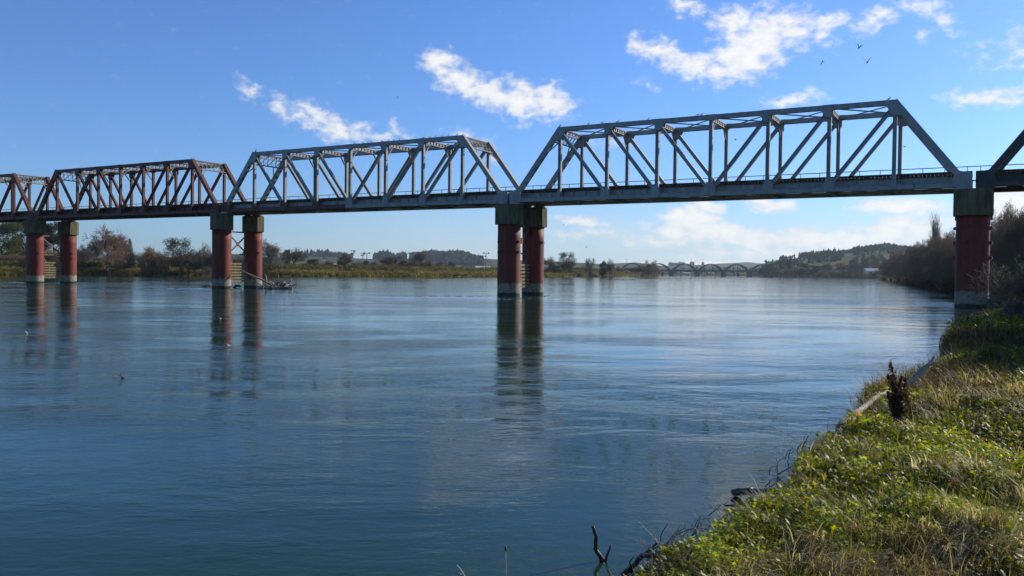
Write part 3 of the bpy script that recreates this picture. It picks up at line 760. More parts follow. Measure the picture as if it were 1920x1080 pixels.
# ------------------------------------------------------------------ arch road bridge far downstream
YA = 960.0
t_ = atY(1309, 510, YA); s1 = atY(1358, 510, YA)
pitch = s1.x-t_.x; xs = [t_.x+pitch*(i-3) for i in range(7)]
ab = empty('arch_bridge', (xs[0], YA, 0), R(0)); tag(ab, 'far road bridge of concrete bowstring arches crossing the river', 'bridge')
dz0, dz1, ztop, BW = 5.2, 6.5, 14.4, 8.0
for y in (0, BW):
    for i in range(6):
        rib = MB(); n = 20; c0 = (i+.5)*pitch; hw = pitch/2-.6
        pts_o = []; pts_i = []
        for k in range(n+1):
            u = -1+2*k/n; x = c0+hw*u
            pts_o.append((x, dz1-.4+(ztop-dz1+.4)*(1-u*u))); pts_i.append((x+(-u)*.9, dz1-1.4+(ztop-dz1+.45)*(1-u*u)))
        for k in range(n):
            a, b, c_, d_ = pts_o[k], pts_o[k+1], pts_i[k+1], pts_i[k]
            rib.add([(a[0], y-.35, a[1]), (b[0], y-.35, b[1]), (c_[0], y-.35, c_[1]), (d_[0], y-.35, d_[1]),
                     (a[0], y+.35, a[1]), (b[0], y+.35, b[1]), (c_[0], y+.35, c_[1]), (d_[0], y+.35, d_[1])],
                    [(0,1,2,3),(7,6,5,4),(0,4,5,1),(3,2,6,7),(0,3,7,4),(1,5,6,2)])
        ao = obj('arch', rib.mesh('arch'), M_CONC, ab)
        for k in range(1, 10):
            u = -1+2*k/10; x = c0+hw*u; zt_ = dz1-1.3+(ztop-dz1+.4)*(1-u*u)
            hb = MB(); hb.box(x-.13, x+.13, y-.13, y+.13, dz1, max(zt_, dz1+.3)); obj('hanger', hb.mesh('hanger'), M_CONC, ao)
mb = MB(); mb.box(-.5, 6*pitch+.5, -.7, BW+.7, dz0, dz1-.3); mb.box(-.5, 6*pitch+.5, -.9, -.6, dz1-.3, dz1+.6); mb.box(-.5, 6*pitch+.5, BW+.6, BW+.9, dz1-.3, dz1+.6)
obj('deck', mb.mesh('deck'), M_CONC, ab)
for i in range(7):
    mb = MB(); mb.box(i*pitch-1.7, i*pitch+1.7, -.9, BW+.9, -1.5, 4.3); mb.box(i*pitch-2.1, i*pitch+2.1, -1.1, BW+1.1, 4.3, dz0); obj('pier', mb.mesh('pier'), M_CONC, ab)
for px, lab in ((1242, 'small old concrete pier stub behind the left arches of the road bridge'), (1384, 'small old concrete pier stub behind the right arches of the road bridge')):
    v = atY(px, 510, 1040); mb = MB(); mb.box(-1.4, 1.4, -2, 2, -1.5, 3.6); mb.box(-1.9, 1.9, -2.3, 2.3, 3.6, 4.3)
    tag(obj('pier_stub', mb.mesh('pier_stub'), M_CONC, None, (v.x, v.y, 0)), lab, 'pier')

# ------------------------------------------------------------------ trees
def tubes_np(segs, n=3):
    """segs (m,8): p0 p1 r0 r1 -> prism mesh arrays"""
    S = np.asarray(segs, float); a, b = S[:, :3], S[:, 3:6]; d = b-a; L = np.linalg.norm(d, axis=1, keepdims=True)+1e-9; d /= L
    ref = np.where(np.abs(d[:, 2:3]) < .9, [[0, 0, 1.]], [[1., 0, 0]])
    x = np.cross(d, ref); x /= np.linalg.norm(x, axis=1, keepdims=True); y = np.cross(d, x)
    V = []
    for k in range(n):
        c, s_ = math.cos(2*math.pi*k/n), math.sin(2*math.pi*k/n)
        V.append((a+(x*c+y*s_)*S[:, 6:7], b+(x*c+y*s_)*S[:, 7:8]))
    V = np.stack([np.stack(v, 1) for v in V], 1).reshape(len(S), 2*n, 3)   # k0a k0b k1a k1b
    base = (np.arange(len(S))*2*n)[:, None]
    Q = [np.concatenate([base+2*k, base+2*((k+1) % n), base+2*((k+1) % n)+1, base+2*k+1], 1) for k in range(n)]
    return V.reshape(-1, 3), np.concatenate(Q, 0)
def bare_tree(seed, H=10., W=8., trunk=.3, lift=.15, up=.35, nl=5, kids=(5, 5, 5, 4), tw=.035, wild=.5, multi=1):
    rr = random.Random(seed); tr_, cr_ = [], []
    def rec(p, d, L, r_, lev):
        k = 3 if lev < 3 else 2; q_ = p.copy(); dd = d.copy(); pts = [p.copy()]
        for i in range(k):
            dd = (dd+Vector((rr.gauss(0, 1), rr.gauss(0, 1), rr.gauss(0, 1)))*(.12+.10*lev*wild)+Vector((0, 0, up*.25))).normalized()
            n_ = q_+dd*(L/k); ra = r_*(1-.55*i/k); rb = r_*(1-.55*(i+1)/k)
            (tr_ if lev < 2 else cr_).append((*q_, *n_, max(ra, tw*.6), max(rb, tw*.5))); q_ = n_; pts.append(q_.copy())
        if lev >= nl-1: return
        for j in range(kids[min(lev, len(kids)-1)]):
            f = rr.uniform(.35 if lev else lift+.25, 1.0); idx = f*k; i0 = min(int(idx), k-1); pp = pts[i0].lerp(pts[i0+1], idx-i0)
            a = rr.uniform(0, 2*math.pi); s_ = rr.uniform(.45, .95)
            side = Vector((math.cos(a), math.sin(a), rr.uniform(-.1, .5))); side = (side-dd*side.dot(dd)).normalized()
            nd = (dd*math.cos(s_)+side*math.sin(s_)+Vector((0, 0, up*.4))).normalized()
            rec(pp, nd, L*rr.uniform(.5, .75), r_*.5, lev+1)
    for q0 in range(multi):
        a = rr.uniform(0, 6.28); tilt = .1 if multi == 1 else .45
        rec(Vector((math.cos(a)*.3*(multi > 1), math.sin(a)*.3*(multi > 1), -.6)), Vector((math.cos(a)*tilt, math.sin(a)*tilt, 1)).normalized(), H*.5, trunk/(1 if multi == 1 else 1.6), 0)
    al = np.array(tr_+cr_); mx = al[:, 5].max(); rad = np.percentile(np.hypot(al[:, 3], al[:, 4]), 96)
    sxy = (W/2)/rad; sz = H/mx
    out = []
    for A in (tr_, cr_):
        A = np.array(A); A[:, [0, 1, 3, 4]] *= sxy; A[:, [2, 5]] *= sz
        V, Q = tubes_np(A, 5 if A is tr_ else 3); out.append(fast_mesh('m', V, Q, smooth=False))
    tv = fast_mesh('trunk', *tubes_np(np.array(tr_)*np.array([sxy, sxy, sz, sxy, sxy, sz, 1, 1]), 6), smooth=True)
    cv = fast_mesh('crown', *tubes_np(np.array(cr_)*np.array([sxy, sxy, sz, sxy, sxy, sz, 1, 1]), 3))
    return tv, cv
BARE = {}
for i in range(4): BARE['round%d' % i] = bare_tree(20+i, 10, 8.5, .26, -.08, .18, 6, (9, 6, 5, 4, 3), .040, .65)
for i in range(4): BARE['willow%d' % i] = bare_tree(40+i, 10, 9, .22, .02, .10, 6, (7, 5, 4, 4, 3), .034, .9, 3)
BARE['poplar'] = bare_tree(61, 12, 3.6, .22, .05, 1.6, 5, (9, 5, 4, 3), .025, .25)
BARE['wide'] = bare_tree(71, 10, 13, .30, .15, .12, 6, (7, 6, 5, 4, 3), .030, .6)
def leaf_cloud(seed, blobs, per, size, c1, c2, thick=.35):
    """foliage built from many small leaf faces gathered in uneven clumps; blobs: (x,y,z,rx,ry,rz)"""
    g = np.random.default_rng(seed); Vs, Cs = [], []
    for (bx, by, bz, rx, ry, rz) in blobs:
        n_ = int(per*max(.3, rx*ry*rz)**.66); d = g.normal(size=(n_, 3)); d /= np.linalg.norm(d, axis=1, keepdims=True)
        rad = g.uniform(0, 1, (n_, 1))**thick; lump = .75+.5*vnoise(d[:, 0]*2.5+bx+9, d[:, 1]*2.5+d[:, 2]*2+by+9, seed)[:, None]
        c_ = np.array([bx, by, bz])+d*rad*lump*np.array([rx, ry, rz])
        e1 = g.normal(size=(n_, 3)); e1 /= np.linalg.norm(e1, axis=1, keepdims=True); e2 = np.cross(e1, g.normal(size=(n_, 3))); e2 /= np.linalg.norm(e2, axis=1, keepdims=True)
        s_ = size*g.uniform(.5, 1.4, (n_, 1))
        Vs.append(np.stack([c_-e1*s_, c_+e2*s_*.55, c_+e1*s_], 1)); k_ = g.uniform(0, 1, (n_, 1))*.6+g.uniform(0, .4)
        Cs.append(np.repeat((np.array(c1)*(1-k_)+np.array(c2)*k_)[:, None], 3, 1))
    V = np.concatenate(Vs).reshape(-1, 3); C_ = np.concatenate(Cs).reshape(-1, 3)
    return fast_mesh('crown', V, np.arange(len(V)).reshape(-1, 3), C_)
def blobs_round(seed, H, W, n_, base=.3, flat=.6):
    g = random.Random(seed); o_ = []
    for i in range(n_):
        a = g.uniform(0, 6.28); z = g.uniform(base, .95); ww = math.sqrt(max(.05, 1-((z-base-.15)/(1-base))**2*1.1)); r_ = g.uniform(.2, 1)*W*.42*ww
        s_ = g.uniform(.10, .19)*W; o_.append((math.cos(a)*r_, math.sin(a)*r_, z*H, s_, s_, s_*flat))
    return o_
LEAFY = {}
trk = bare_tree(90, 8, 6, .28, .2, .3, 4, (5, 4, 3), .05, .5)
def trunk_plus(seed, H, W): return bare_tree(seed, H, W, .28, .2, .3, 4, (6, 5, 4), .05, .5)
LEAFY['dark0'] = (trunk_plus(101, 9, 7)[0], leaf_cloud(1, blobs_round(1, 10, 9, 42, .2, .8), 260, .20, (.018, .028, .014), (.05, .062, .026)))
LEAFY['dark1'] = (trunk_plus(102, 9, 7)[0], leaf_cloud(2, blobs_round(2, 10, 8, 40, .15, .8), 260, .20, (.022, .032, .018), (.07, .08, .035)))
LEAFY['olive'] = (trunk_plus(103, 9, 7)[0], leaf_cloud(3, blobs_round(3, 10, 10, 48, .1, .8), 300, .17, (.03, .045, .014), (.11, .12, .035)))
LEAFY['open'] = (trunk_plus(104, 9.3, 10)[0], leaf_cloud(4, blobs_round(4, 10, 13, 34, .33, .55), 150, .20, (.030, .026, .015), (.085, .07, .04)))
cone = [(0, 0, 10*z+.6, 2.3*(1-z)**.8*.9+.15, 2.3*(1-z)**.8*.9+.15, .55) for z in np.linspace(.03, .93, 17)]
LEAFY['conifer'] = (trunk_plus(105, 5, 1.2)[0], leaf_cloud(5, cone, 420, .16, (.010, .022, .018), (.03, .05, .035), .6))
pine = [(random.Random(i).gauss(0, 1.0), random.Random(i+50).gauss(0, 1.0), 4.5+random.Random(i+99).uniform(0, 5), 1.2, 1.2, .6) for i in range(12)]
LEAFY['pine'] = (trunk_plus(106, 8, 2)[0], leaf_cloud(6, pine, 220, .25, (.016, .03, .022), (.04, .06, .04)))
def put_tree(kind, px, Y, top, width, label, group=None, cat='tree', tmat=None, cmat=None, rz=None, name='bare_tree', pybase=None):
    """tree standing on the ground at pixel column px and depth Y; top = pixel row of its tip, width = pixel width of the crown"""
    tv, cv = (BARE.get(kind) or LEAFY.get(kind))
    v = atY(px, top, Y); gzv = gz(v.x, v.y); Hh = max(.8, v.z-gzv)
    wm = width*Y/F_PX
    if kind[:5] == 'round': wm *= 1.25; Hh *= 1.12
    H0 = 12 if kind == 'poplar' else 10
    W0 = {'poplar': 3.6, 'wide': 13, 'open': 12.5, 'conifer': 4.3, 'pine': 5, 'dark0': 9.5, 'dark1': 8.5, 'olive': 10.5}.get(kind, 8.8)
    e = empty(name, (v.x, v.y, gzv-.1), rz if rz is not None else random.uniform(0, 6.28), (wm/W0, wm/W0, Hh/H0))
    tag(e, label, cat, group)
    obj('trunk', tv, tmat or M_BARK, e); obj('crown', cv, cmat or (M_TWIG if kind in BARE else M_FOL), e)
    return e
def g_(px, Y): return gz(atY(px, 500, Y).x, Y)

# left bank, picture left to right
put_tree('olive', 8, 262, 418, 95, 'large bushy evergreen tree at the left edge of the picture', name='evergreen_tree')
put_tree('dark1', 52, 275, 412, 70, 'dark evergreen behind the leftmost pier columns', name='evergreen_tree')
put_tree('dark0', 98, 280, 414, 60, 'evergreen seen between the columns of the leftmost pier', name='evergreen_tree')
put_tree('willow0', 30, 248, 474, 60, 'low bare scrub under the evergreen at the left edge', tmat=M_BARK, name='bare_shrub', cat='shrub')
put_tree('willow1', 84, 250, 462, 60, 'low bare brown scrub behind the leftmost pier', name='bare_shrub', cat='shrub')
put_tree('willow2', 152, 258, 456, 42, 'small grey bare tree just right of the leftmost pier', cmat=M_TWIGG)
put_tree('round0', 178, 262, 448, 34, 'thin grey bare tree in front of the big reddish one', cmat=M_TWIGG)
put_tree('round1', 205, 252, 429, 66, 'big reddish bare tree, tallest on the left bank', cmat=M_TWIGR)
put_tree('round2', 226, 258, 440, 36, 'bare reddish tree overlapping the biggest reddish tree', cmat=M_TWIGR)
put_tree('conifer', 244, 262, 450, 22, 'single dark pointed conifer on the left bank', name='conifer_tree')
put_tree('round3', 273, 255, 463, 44, 'round bare tree just right of the pointed conifer')
put_tree('open', 331, 262, 448, 66, 'dark spreading tree with open clumped crown on the left bank', name='oak_tree')
put_tree('round0', 376, 268, 459, 44, 'grey bare tree just left of the driftwood pier', cmat=M_TWIGG)
put_tree('round3', 300, 256, 474, 40, 'low dark bare scrub left of the spreading tree', name='bare_shrub', cat='shrub', cmat=M_TWIGD)
put_tree('round0', 352, 259, 472, 44, 'low dark bare scrub right of the spreading tree', name='bare_shrub', cat='shrub', cmat=M_TWIGD)
put_tree('round1', 400, 262, 472, 40, 'low dark bare scrub behind the driftwood pier', name='bare_shrub', cat='shrub', cmat=M_TWIGD)
put_tree('round1', 508, 290, 453, 46, 'tall grey bare tree just right of the driftwood pier', cmat=M_TWIGG)
put_tree('willow2', 494, 290, 470, 40, 'bare brown scrub beside the right column of the driftwood pier', name='bare_shrub', cat='shrub')
put_tree('dark1', 537, 330, 468, 20, 'small dark evergreen left of a round bare tree', name='evergreen_tree')
put_tree('round2', 552, 315, 465, 42, 'dark dense round bare tree in the middle of the left bank', cmat=M_TWIGD)
put_tree('olive', 588, 330, 486, 30, 'low olive bush between two round bare trees', name='evergreen_bush', cat='bush')
put_tree('round3', 641, 325, 476, 30, 'small dome shaped bare tree on the left bank', cmat=M_TWIGD)
put_tree('round0', 622, 345, 488, 22, 'tiny bare tree left of the dome shaped one')
put_tree('dark0', 686, 370, 488, 14, 'small blue green evergreen beside white sheds', name='evergreen_tree')
put_tree('round1', 700, 372, 490, 14, 'tiny round bare tree beside white sheds', cmat=M_TWIGD)
put_tree('round2', 722, 372, 481, 26, 'bare round tree left of its twin, between lamp poles', cmat=M_TWIGD)
put_tree('round3', 738, 374, 480, 28, 'bare round tree right of its twin, between lamp poles', cmat=M_TWIGD)
put_tree('round0', 762, 378, 486, 22, 'low bare tree beside the lamp pole and the fan shaped tree', cmat=M_TWIGD)
put_tree('round1', 788, 372, 470, 30, 'fan shaped bare tree above the others in mid bank', cmat=M_TWIGG)
put_tree('willow3', 776, 376, 486, 34, 'bare brown scrub under the fan shaped tree', name='bare_shrub', cat='shrub')
put_tree('willow0', 800, 370, 487, 28, 'bare brown scrub in front of the fan shaped tree', name='bare_shrub', cat='shrub')
put_tree('round2', 1031, 470, 481, 24, 'grey bare tree beside the right column of the middle pier', cmat=M_TWIGG)
put_tree('willow1', 1036, 455, 491, 26, 'low dark scrub right of the middle pier', name='bare_shrub', cat='shrub', cmat=M_TWIGD)
put_tree('open', 1062, 460, 474, 38, 'dark clumped tree standing alone right of the middle pier', name='oak_tree')
put_tree('dark0', 1064, 470, 489, 28, 'dark bush at the foot of the lone clumped tree', name='evergreen_bush', cat='bush')
put_tree('round3', 1104, 480, 484, 20, 'small fan shaped bare tree right of the lone clumped tree', cmat=M_TWIGG)
put_tree('dark1', 1131, 500, 490, 20, 'small dark evergreen bush left of the first far arch', name='evergreen_bush', cat='bush')
put_tree('round0', 1143, 500, 487, 22, 'bare tree beside the dark bush left of the first far arch')
put_tree('willow2', 1212, 640, 486, 34, 'bare bushy willow at the tip of the left bank point', name='willow_tree')
put_tree('willow3', 1224, 645, 484, 26, 'taller bare willow at the very tip of the left bank point', name='willow_tree')
put_tree('willow0', 1201, 635, 494, 24, 'low bare scrub under the willows of the point', name='bare_shrub', cat='shrub')
# dim line of small trees behind the left bank
k = 0
for px in list(range(-40, 480, 22))+list(range(515, 930, 17))+list(range(1030, 1200, 14)):
    k += 1; Y = 300 if px < 480 else 430 if px < 930 else 620
    hz = 501+px*.00998
    if 850 < px < 935: continue
    top = hz-(30 if px < 480 else 17 if px < 930 else 12)*random.uniform(.6, 1.15)
    put_tree('round%d' % (k % 4), px+random.uniform(-6, 6), Y+random.uniform(-12, 30), top, 36 if px < 480 else 22, 'small brown bare tree in the hazy row behind the left bank',
             'bare trees in a row behind the left bank', cmat=M_TWIGD if k % 3 else M_TWIG)

# right bank willow thicket: (px, depth, top, width)
th = []
rr = random.Random(5)
def th_top(px):
    return float(np.interp(px, [1655, 1668, 1690, 1715, 1740, 1760, 1790, 1815, 1840, 1860, 1885, 1920, 1990, 2100], [498, 480, 462, 452, 440, 432, 425, 425, 420, 398, 380, 365, 350, 340]))
def th_dist(px):
    return float(np.interp(px, [1655, 1700, 1740, 1790, 1850, 1920, 2100], [455, 300, 190, 132, 108, 88, 75]))
for px in np.concatenate([np.arange(1664, 1790, 8), np.arange(1790, 2100, 15)]):
    Y = th_dist(px)*rr.uniform(1.0, 1.1)
    wd_ = 4800/Y+28
    th.append((px+rr.uniform(-3, 3), Y, th_top(px)+rr.uniform(0, 13)+wd_*.03, wd_*rr.uniform(.8, 1.25)))
    if px > 1680: th.append((px+rr.uniform(-8, 8), Y*1.2, th_top(px)+rr.uniform(-3, 7), wd_*rr.uniform(.7, 1.1)))
    if px > 1700: th.append((px+rr.uniform(-8, 8), Y*.97, 0.55*th_top(px)+.45*535+rr.uniform(-12, 12), wd_*rr.uniform(.9, 1.2)))
for i, (px, Y, tp, wd_) in enumerate(th):
    put_tree('willow%d' % (i % 4), px, Y, tp, wd_, 'bare brown willow in the dense thicket on the right bank', 'bare willows of the right bank thicket', name='willow_tree', cmat=M_TWIG)
put_tree('poplar', 1756, 230, 392, 26, 'tall thin bare poplar rising above the right bank thicket', name='poplar_tree', cmat=M_TWIGG)
put_tree('poplar', 1748, 236, 414, 18, 'shorter thin bare poplar left of the tall one', name='poplar_tree', cmat=M_TWIGG)
# right side far trees
far = [('pine',1452,930,493,22),('pine',1468,920,487,22),('dark1',1480,905,486,26),('dark0',1437,960,500,22),('round0',1440,930,497,26),('willow0',1452,905,502,24),('willow1',1478,870,500,28),('willow2',1498,850,497,30),
       ('dark1',1510,850,493,28),('dark0',1528,830,496,26),('round1',1552,820,495,30),('willow3',1543,805,503,24),('round2',1582,800,490,34),('round3',1600,790,493,30),('willow0',1570,790,504,28),('olive',1590,770,509,34),
       ('willow1',1612,765,500,26),('dark1',1620,790,492,20),('dark0',1655,745,496,18),('willow2',1664,735,498,26),('olive',1610,752,512,26),('olive',1640,742,513,26),('dark0',1602,900,485,22),('dark1',1622,880,483,24),('dark1',1640,900,480,26),('dark0',1660,860,484,24),('willow3',1648,735,506,20),('dark1',1575,900,494,22),('dark0',1550,930,495,22)]
names_ = {'p': ('pine_tree', 'pine'), 'd': ('evergreen_tree', 'dark evergreen'), 'r': ('bare_tree', 'round bare tree'), 'w': ('willow_tree', 'bare brown willow'), 'o': ('evergreen_bush', 'olive bush')}
for i, (k_, px, Y, tp, wd_) in enumerate(far):
    nm, ds = names_[k_[0]]
    put_tree(k_, px, Y, tp, wd_, ds+' among the trees of the far right bank beyond the arches', 'trees of the far right bank', name=nm, cmat=None if k_ in LEAFY else (M_TWIG, M_TWIGD, M_TWIGR)[i % 3])
put_tree('dark0', 1542, 1480, 473, 12, 'single round tree on the skyline of the green right hill', name='evergreen_tree')
put_tree('dark1', 1491, 1480, 483, 6, 'tiny bush on the skyline of the green right hill', name='evergreen_bush', cat='bush')
for px, tp in ((662, 469), (680, 474)): put_tree('pine', px, 2250, tp, 9, 'tall lone pine on the skyline, %s' % ('left of the pair' if px < 670 else 'smaller, right of the pair'), name='pine_tree')

# far woods: one object each, thousands of small pointed crowns
def wood(name, pts, per, h, label, c1=(.010, .024, .026), c2=(.02, .040, .042)):
    g = np.random.default_rng(len(pts)+per); Vs, Cs = [], []
    for (pxa, pxb, Ya, Yb) in pts:
        px = g.uniform(pxa, pxb, per); Y = g.uniform(Ya, Yb, per); X = (px-960)/F_PX*Y
        Z = height(X, Y); hh = h*g.uniform(.6, 1.25, per)*(.35+1.3*fbm(X*.02, Y*.02, 3, 61)); ww = hh*g.uniform(.22, .34, per)
        for k in range(7):
            a = g.uniform(0, 6.28, per); lo = g.uniform(0, .6, per)
            dx, dy = np.cos(a)*ww, np.sin(a)*ww
            p0 = np.stack([X+dx, Y+dy, Z+lo*hh], 1); p1 = np.stack([X-dx*.6-dy*.5, Y-dy*.6+dx*.5, Z+(lo+.06)*hh], 1); p2 = np.stack([X+dx*.1, Y, Z+np.minimum(1, lo+.45)*hh], 1)
            Vs.append(np.stack([p0, p1, p2], 1)); kk = g.uniform(0, 1, (per, 1)); Cs.append(np.repeat((np.array(c1)*(1-kk)+np.array(c2)*kk)[:, None], 3, 1))
    V = np.concatenate(Vs).reshape(-1, 3)
    tag(obj(name, fast_mesh(name, V, np.arange(len(V)).reshape(-1, 3), np.concatenate(Cs).reshape(-1, 3)), M_FOL), label, 'wood', None, 'stuff')
wood('pine_wood', [(768, 882, 1950, 2320), (835, 905, 1850, 2050)], 1700, 13, 'dark pine plantation covering the blue hill left of the middle pier')
wood('hill_wood', [(1598, 1760, 1380, 1520), (1500, 1600, 1420, 1460)], 1300, 13, 'dark wood on top of the right hill')
wood('hill_shade_scrub', [(1435, 1500, 1080, 1420), (1500, 1580, 1150, 1300), (1600, 1700, 1080, 1250), (1540, 1660, 1330, 1400)], 110, 8, 'dark scrub and small trees added over the right hill slope to deepen its shade')  # scrub added to darken this slope, standing in for its shaded side
wood('ridge_trees', [(430, 470, 2200, 2320), (540, 660, 2230, 2320), (700, 760, 2200, 2300)], 350, 17, 'broken line of pines along the far left ridge')
wood('far_tree_line', [(1254, 1283, 3100, 3200), (1294, 1300, 3100, 3200), (1316, 1319, 3100, 3200)], 90, 13, 'row of far trees on the skyline above the arches')
wood('plain_trees', [(-100, 480, 600, 1200), (560, 930, 800, 1500), (1000, 1160, 900, 1500), (1225, 1450, 1230, 1500)], 260, 4, 'scattered distant trees on the flats behind the left bank', (.03, .03, .02), (.06, .055, .035))

# ------------------------------------------------------------------ houses, sheds, lamp poles
def house(px, Y, wpx, hpx, wall, roof, label, name='house', cat='house', dep=9, rz=0, nwin=2):
    Wd = wpx*Y/F_PX; Hh = hpx*Y/F_PX; v = atY(px, 500, Y); z0 = gz(v.x, Y)-.3
    e = empty(name, (v.x, Y, z0), rz); tag(e, label, cat)
    mb = MB(); mb.box(-Wd/2, Wd/2, 0, dep, 0, Hh*.62); wl_ = obj('wall', mb.mesh('wall'), wall, e)
    mb = MB(); hw = Wd/2+.4
    mb.add([(-hw, -.5, Hh*.6), (hw, -.5, Hh*.6), (hw, dep+.5, Hh*.6), (-hw, dep+.5, Hh*.6), (-hw, dep/2, Hh), (hw, dep/2, Hh)], [(0,1,5,4), (2,3,4,5), (0,4,3), (1,2,5), (0,3,2,1)])
    obj('roof', mb.mesh('roof'), roof, e)
    for i in range(nwin):
        x = -Wd/2+Wd*(i+.5)/nwin; mb = MB(); mb.box(x-Wd*.09, x+Wd*.09, -.06, -.005, Hh*.22, Hh*.48); obj('window', mb.mesh('window'), M_GLASS, e)
    return e
house(692, 400, 24, 5, M_WALLW, M_ROOFW, 'low white shed behind the left bank, left of two', 'shed', 'shed')
house(712, 405, 18, 5, M_WALLC, M_ROOF, 'low shed with cream wall right of the white one', 'shed', 'shed')
house(735, 450, 10, 6, M_WALLW, M_ROOFW, 'tiny white shed between bare trees', 'shed', 'shed')
house(847, 520, 14, 8, M_WALLC, M_ROOFW, 'pale house left of its gabled neighbour', dep=8)
house(856, 500, 9, 9, M_WALLW, M_ROOF, 'white gabled house right of the log stacks', dep=7)
house(868, 540, 9, 6, M_WALLC, M_ROOFR, 'small brown roofed house near the tall lamp poles')
house(905, 560, 26, 9, M_ROOF, M_ROOFW, 'blue grey flat shed beside the paired lamp poles', 'shed', 'shed')
house(1640, 770, 30, 13, M_WALLW, M_ROOFW, 'white house among the trees of the far right bank')
house(1617, 830, 18, 8, M_WALLC, M_ROOF, 'cream house left of the white house', dep=8)
house(1600, 900, 14, 7, M_WALLW, M_ROOFR, 'small brown roofed house up the right slope', dep=8)
house(1668, 840, 16, 8, M_WALLC, M_ROOFR, 'cream house right of the white house near the thicket', dep=8)
house(1020, 480, 18, 6, M_WALLC, M_ROOF, 'low house half hidden right of the middle pier')
house(1288, 1240, 14, 4, M_WALLW, M_ROOFW, 'tiny white shed seen under the arches, left', 'shed', 'shed')
house(1330, 1250, 22, 4, M_WALLW, M_ROOF, 'long pale shed seen under the arches, right', 'shed', 'shed')
house(600, 370, 44, 12, M_ROOFR, M_ROOFR, 'long dark low shed behind the left bank', 'shed', 'shed', nwin=4)
# stacked timber
for px, lab in ((812, 'pale log stack, left of two'), (828, 'pale log stack, right of two')):
    v = atY(px, 500, 480); e = empty('log_stack', (v.x, 480, gz(v.x, 480)-.2)); tag(e, lab, 'log stack')
    g = random.Random(px); mb = MB()
    for r_ in range(5):
        for c_ in range(8-r_//2): mb.tube([(-2.4+c_*.62+r_*.15, -2.5, .3+r_*.55), (-2.4+c_*.62+r_*.15, 2.5, .3+r_*.55)], .29, 7)
    obj('logs', mb.mesh('logs'), M_LOG, e)
def pole(px, Y, top, label, heads=2, name='lamp_pole', cat='lamp pole'):
    v = atY(px, top, Y); z0 = gz(v.x, Y); H = v.z-z0; e = empty(name, (v.x, Y, z0-.2)); tag(e, label, cat)
    mb = MB(); mb.tube([(0, 0, 0), (0, 0, H)], [.24, .15], 8); obj('pole', mb.mesh('pole'), M_POLE, e)
    mb = MB(); mb.box(-1.5, 1.5, -.09, .09, H-.02, H+.16); obj('crossarm', mb.mesh('crossarm'), M_POLE, e)
    for x in (-1.2, 1.2)[:heads]:
        mb = MB(); mb.box(x-.45, x+.45, -.35, .35, H+.17, H+.62); obj('lamp_head', mb.mesh('lamp_head'), M_POLE, e)
pole(578, 330, 476, 'thin pole before the long dark shed', 1); pole(613, 360, 484, 'short thin pole right of the dark shed', 1)
pole(688, 400, 475, 'lamp pole among sheds, leftmost of the tall ones')
pole(763, 400, 475, 'lamp pole left of the fan shaped bare tree'); pole(838, 400, 476, 'dark lamp pole beside the log stacks')
pole(906, 430, 481, 'shorter lamp pole of the pair left of the middle pier'); pole(911.5, 410, 475, 'taller lamp pole of the pair left of the middle pier')
pole(915.5, 560, 489, 'thin far pole right of the lamp pair', 1); pole(920.5, 560, 490, 'thin far pole nearest the middle pier', 1)
pole(1175.5, 900, 487, 'thin mast above the first far arch', 1, 'mast', 'mast')

# ------------------------------------------------------------------ bank vegetation (uncountable ground cover: one object of each sort)
def blades(P0, az, L, wd, bend, lean, cols, seg=3):
    """curved grass blades. bend: how far the tip droops (radians over the length), lean: start angle from vertical"""
    n_ = len(P0); V = []; d_h = np.stack([np.cos(az), np.sin(az), 0*az], 1); sd = np.stack([-np.sin(az), np.cos(az), 0*az], 1)
    p_ = P0.copy(); th_ = lean.copy(); 
    for k in range(seg+1):
        wk = wd*(1-(k/seg)**1.5)
        if k == seg: V.append(p_.copy())
        else: V.append(p_-sd*wk[:, None]*.5); V.append(p_+sd*wk[:, None]*.5)
        if k < seg:
            p_ = p_+(d_h*np.sin(th_)[:, None]+np.array([0, 0, 1.])*np.cos(th_)[:, None])*(L/seg)[:, None]; th_ = th_+bend/seg
    V = np.stack(V, 1); nvp = V.shape[1]; T = []
    for k in range(seg-1): a = 2*k; T += [(a, a+1, a+3), (a, a+3, a+2)]
    T.append((2*(seg-1), 2*(seg-1)+1, 2*seg)); T = np.array(T)
    F_ = (np.arange(n_)*nvp)[:, None, None]+T[None]
    return V.reshape(-1, 3), F_.reshape(-1, 3), np.repeat(cols, nvp, 0)
LEAF_T = np.array([(0,0,0),(.30,.12,.03),(.62,.42,.0),(.50,.14,.05),(.82,.16,.02),(1.0,.0,-.02),(.82,-.16,.02),(.50,-.14,.05),(.62,-.42,.0),(.30,-.12,.03)])
LEAF_F = np.array([(0,1,3),(1,2,3),(0,3,7),(3,4,5),(3,5,6),(3,6,7),(0,7,9),(7,8,9)])
def leaves(P0, az, size, tilt, roll, cols):
    n_ = len(P0); t_ = LEAF_T[None]*size[:, None, None]
    ca, sa = np.cos(az), np.sin(az); ct, st = np.cos(tilt), np.sin(tilt); cro, sro = np.cos(roll), np.sin(roll)
    x, y, z = t_[..., 0], t_[..., 1], t_[..., 2]
    y2 = y*cro[:, None]-z*sro[:, None]; z2 = y*sro[:, None]+z*cro[:, None]
    x3 = x*ct[:, None]-z2*st[:, None]; z3 = x*st[:, None]+z2*ct[:, None]
    X = x3*ca[:, None]-y2*sa[:, None]; Y = x3*sa[:, None]+y2*ca[:, None]
    V = np.stack([X, Y, z3], -1)+P0[:, None]
    F_ = (np.arange(n_)*10)[:, None, None]+LEAF_F[None]
    return V.reshape(-1, 3), F_.reshape(-1, 3), np.repeat(cols, 10, 0)
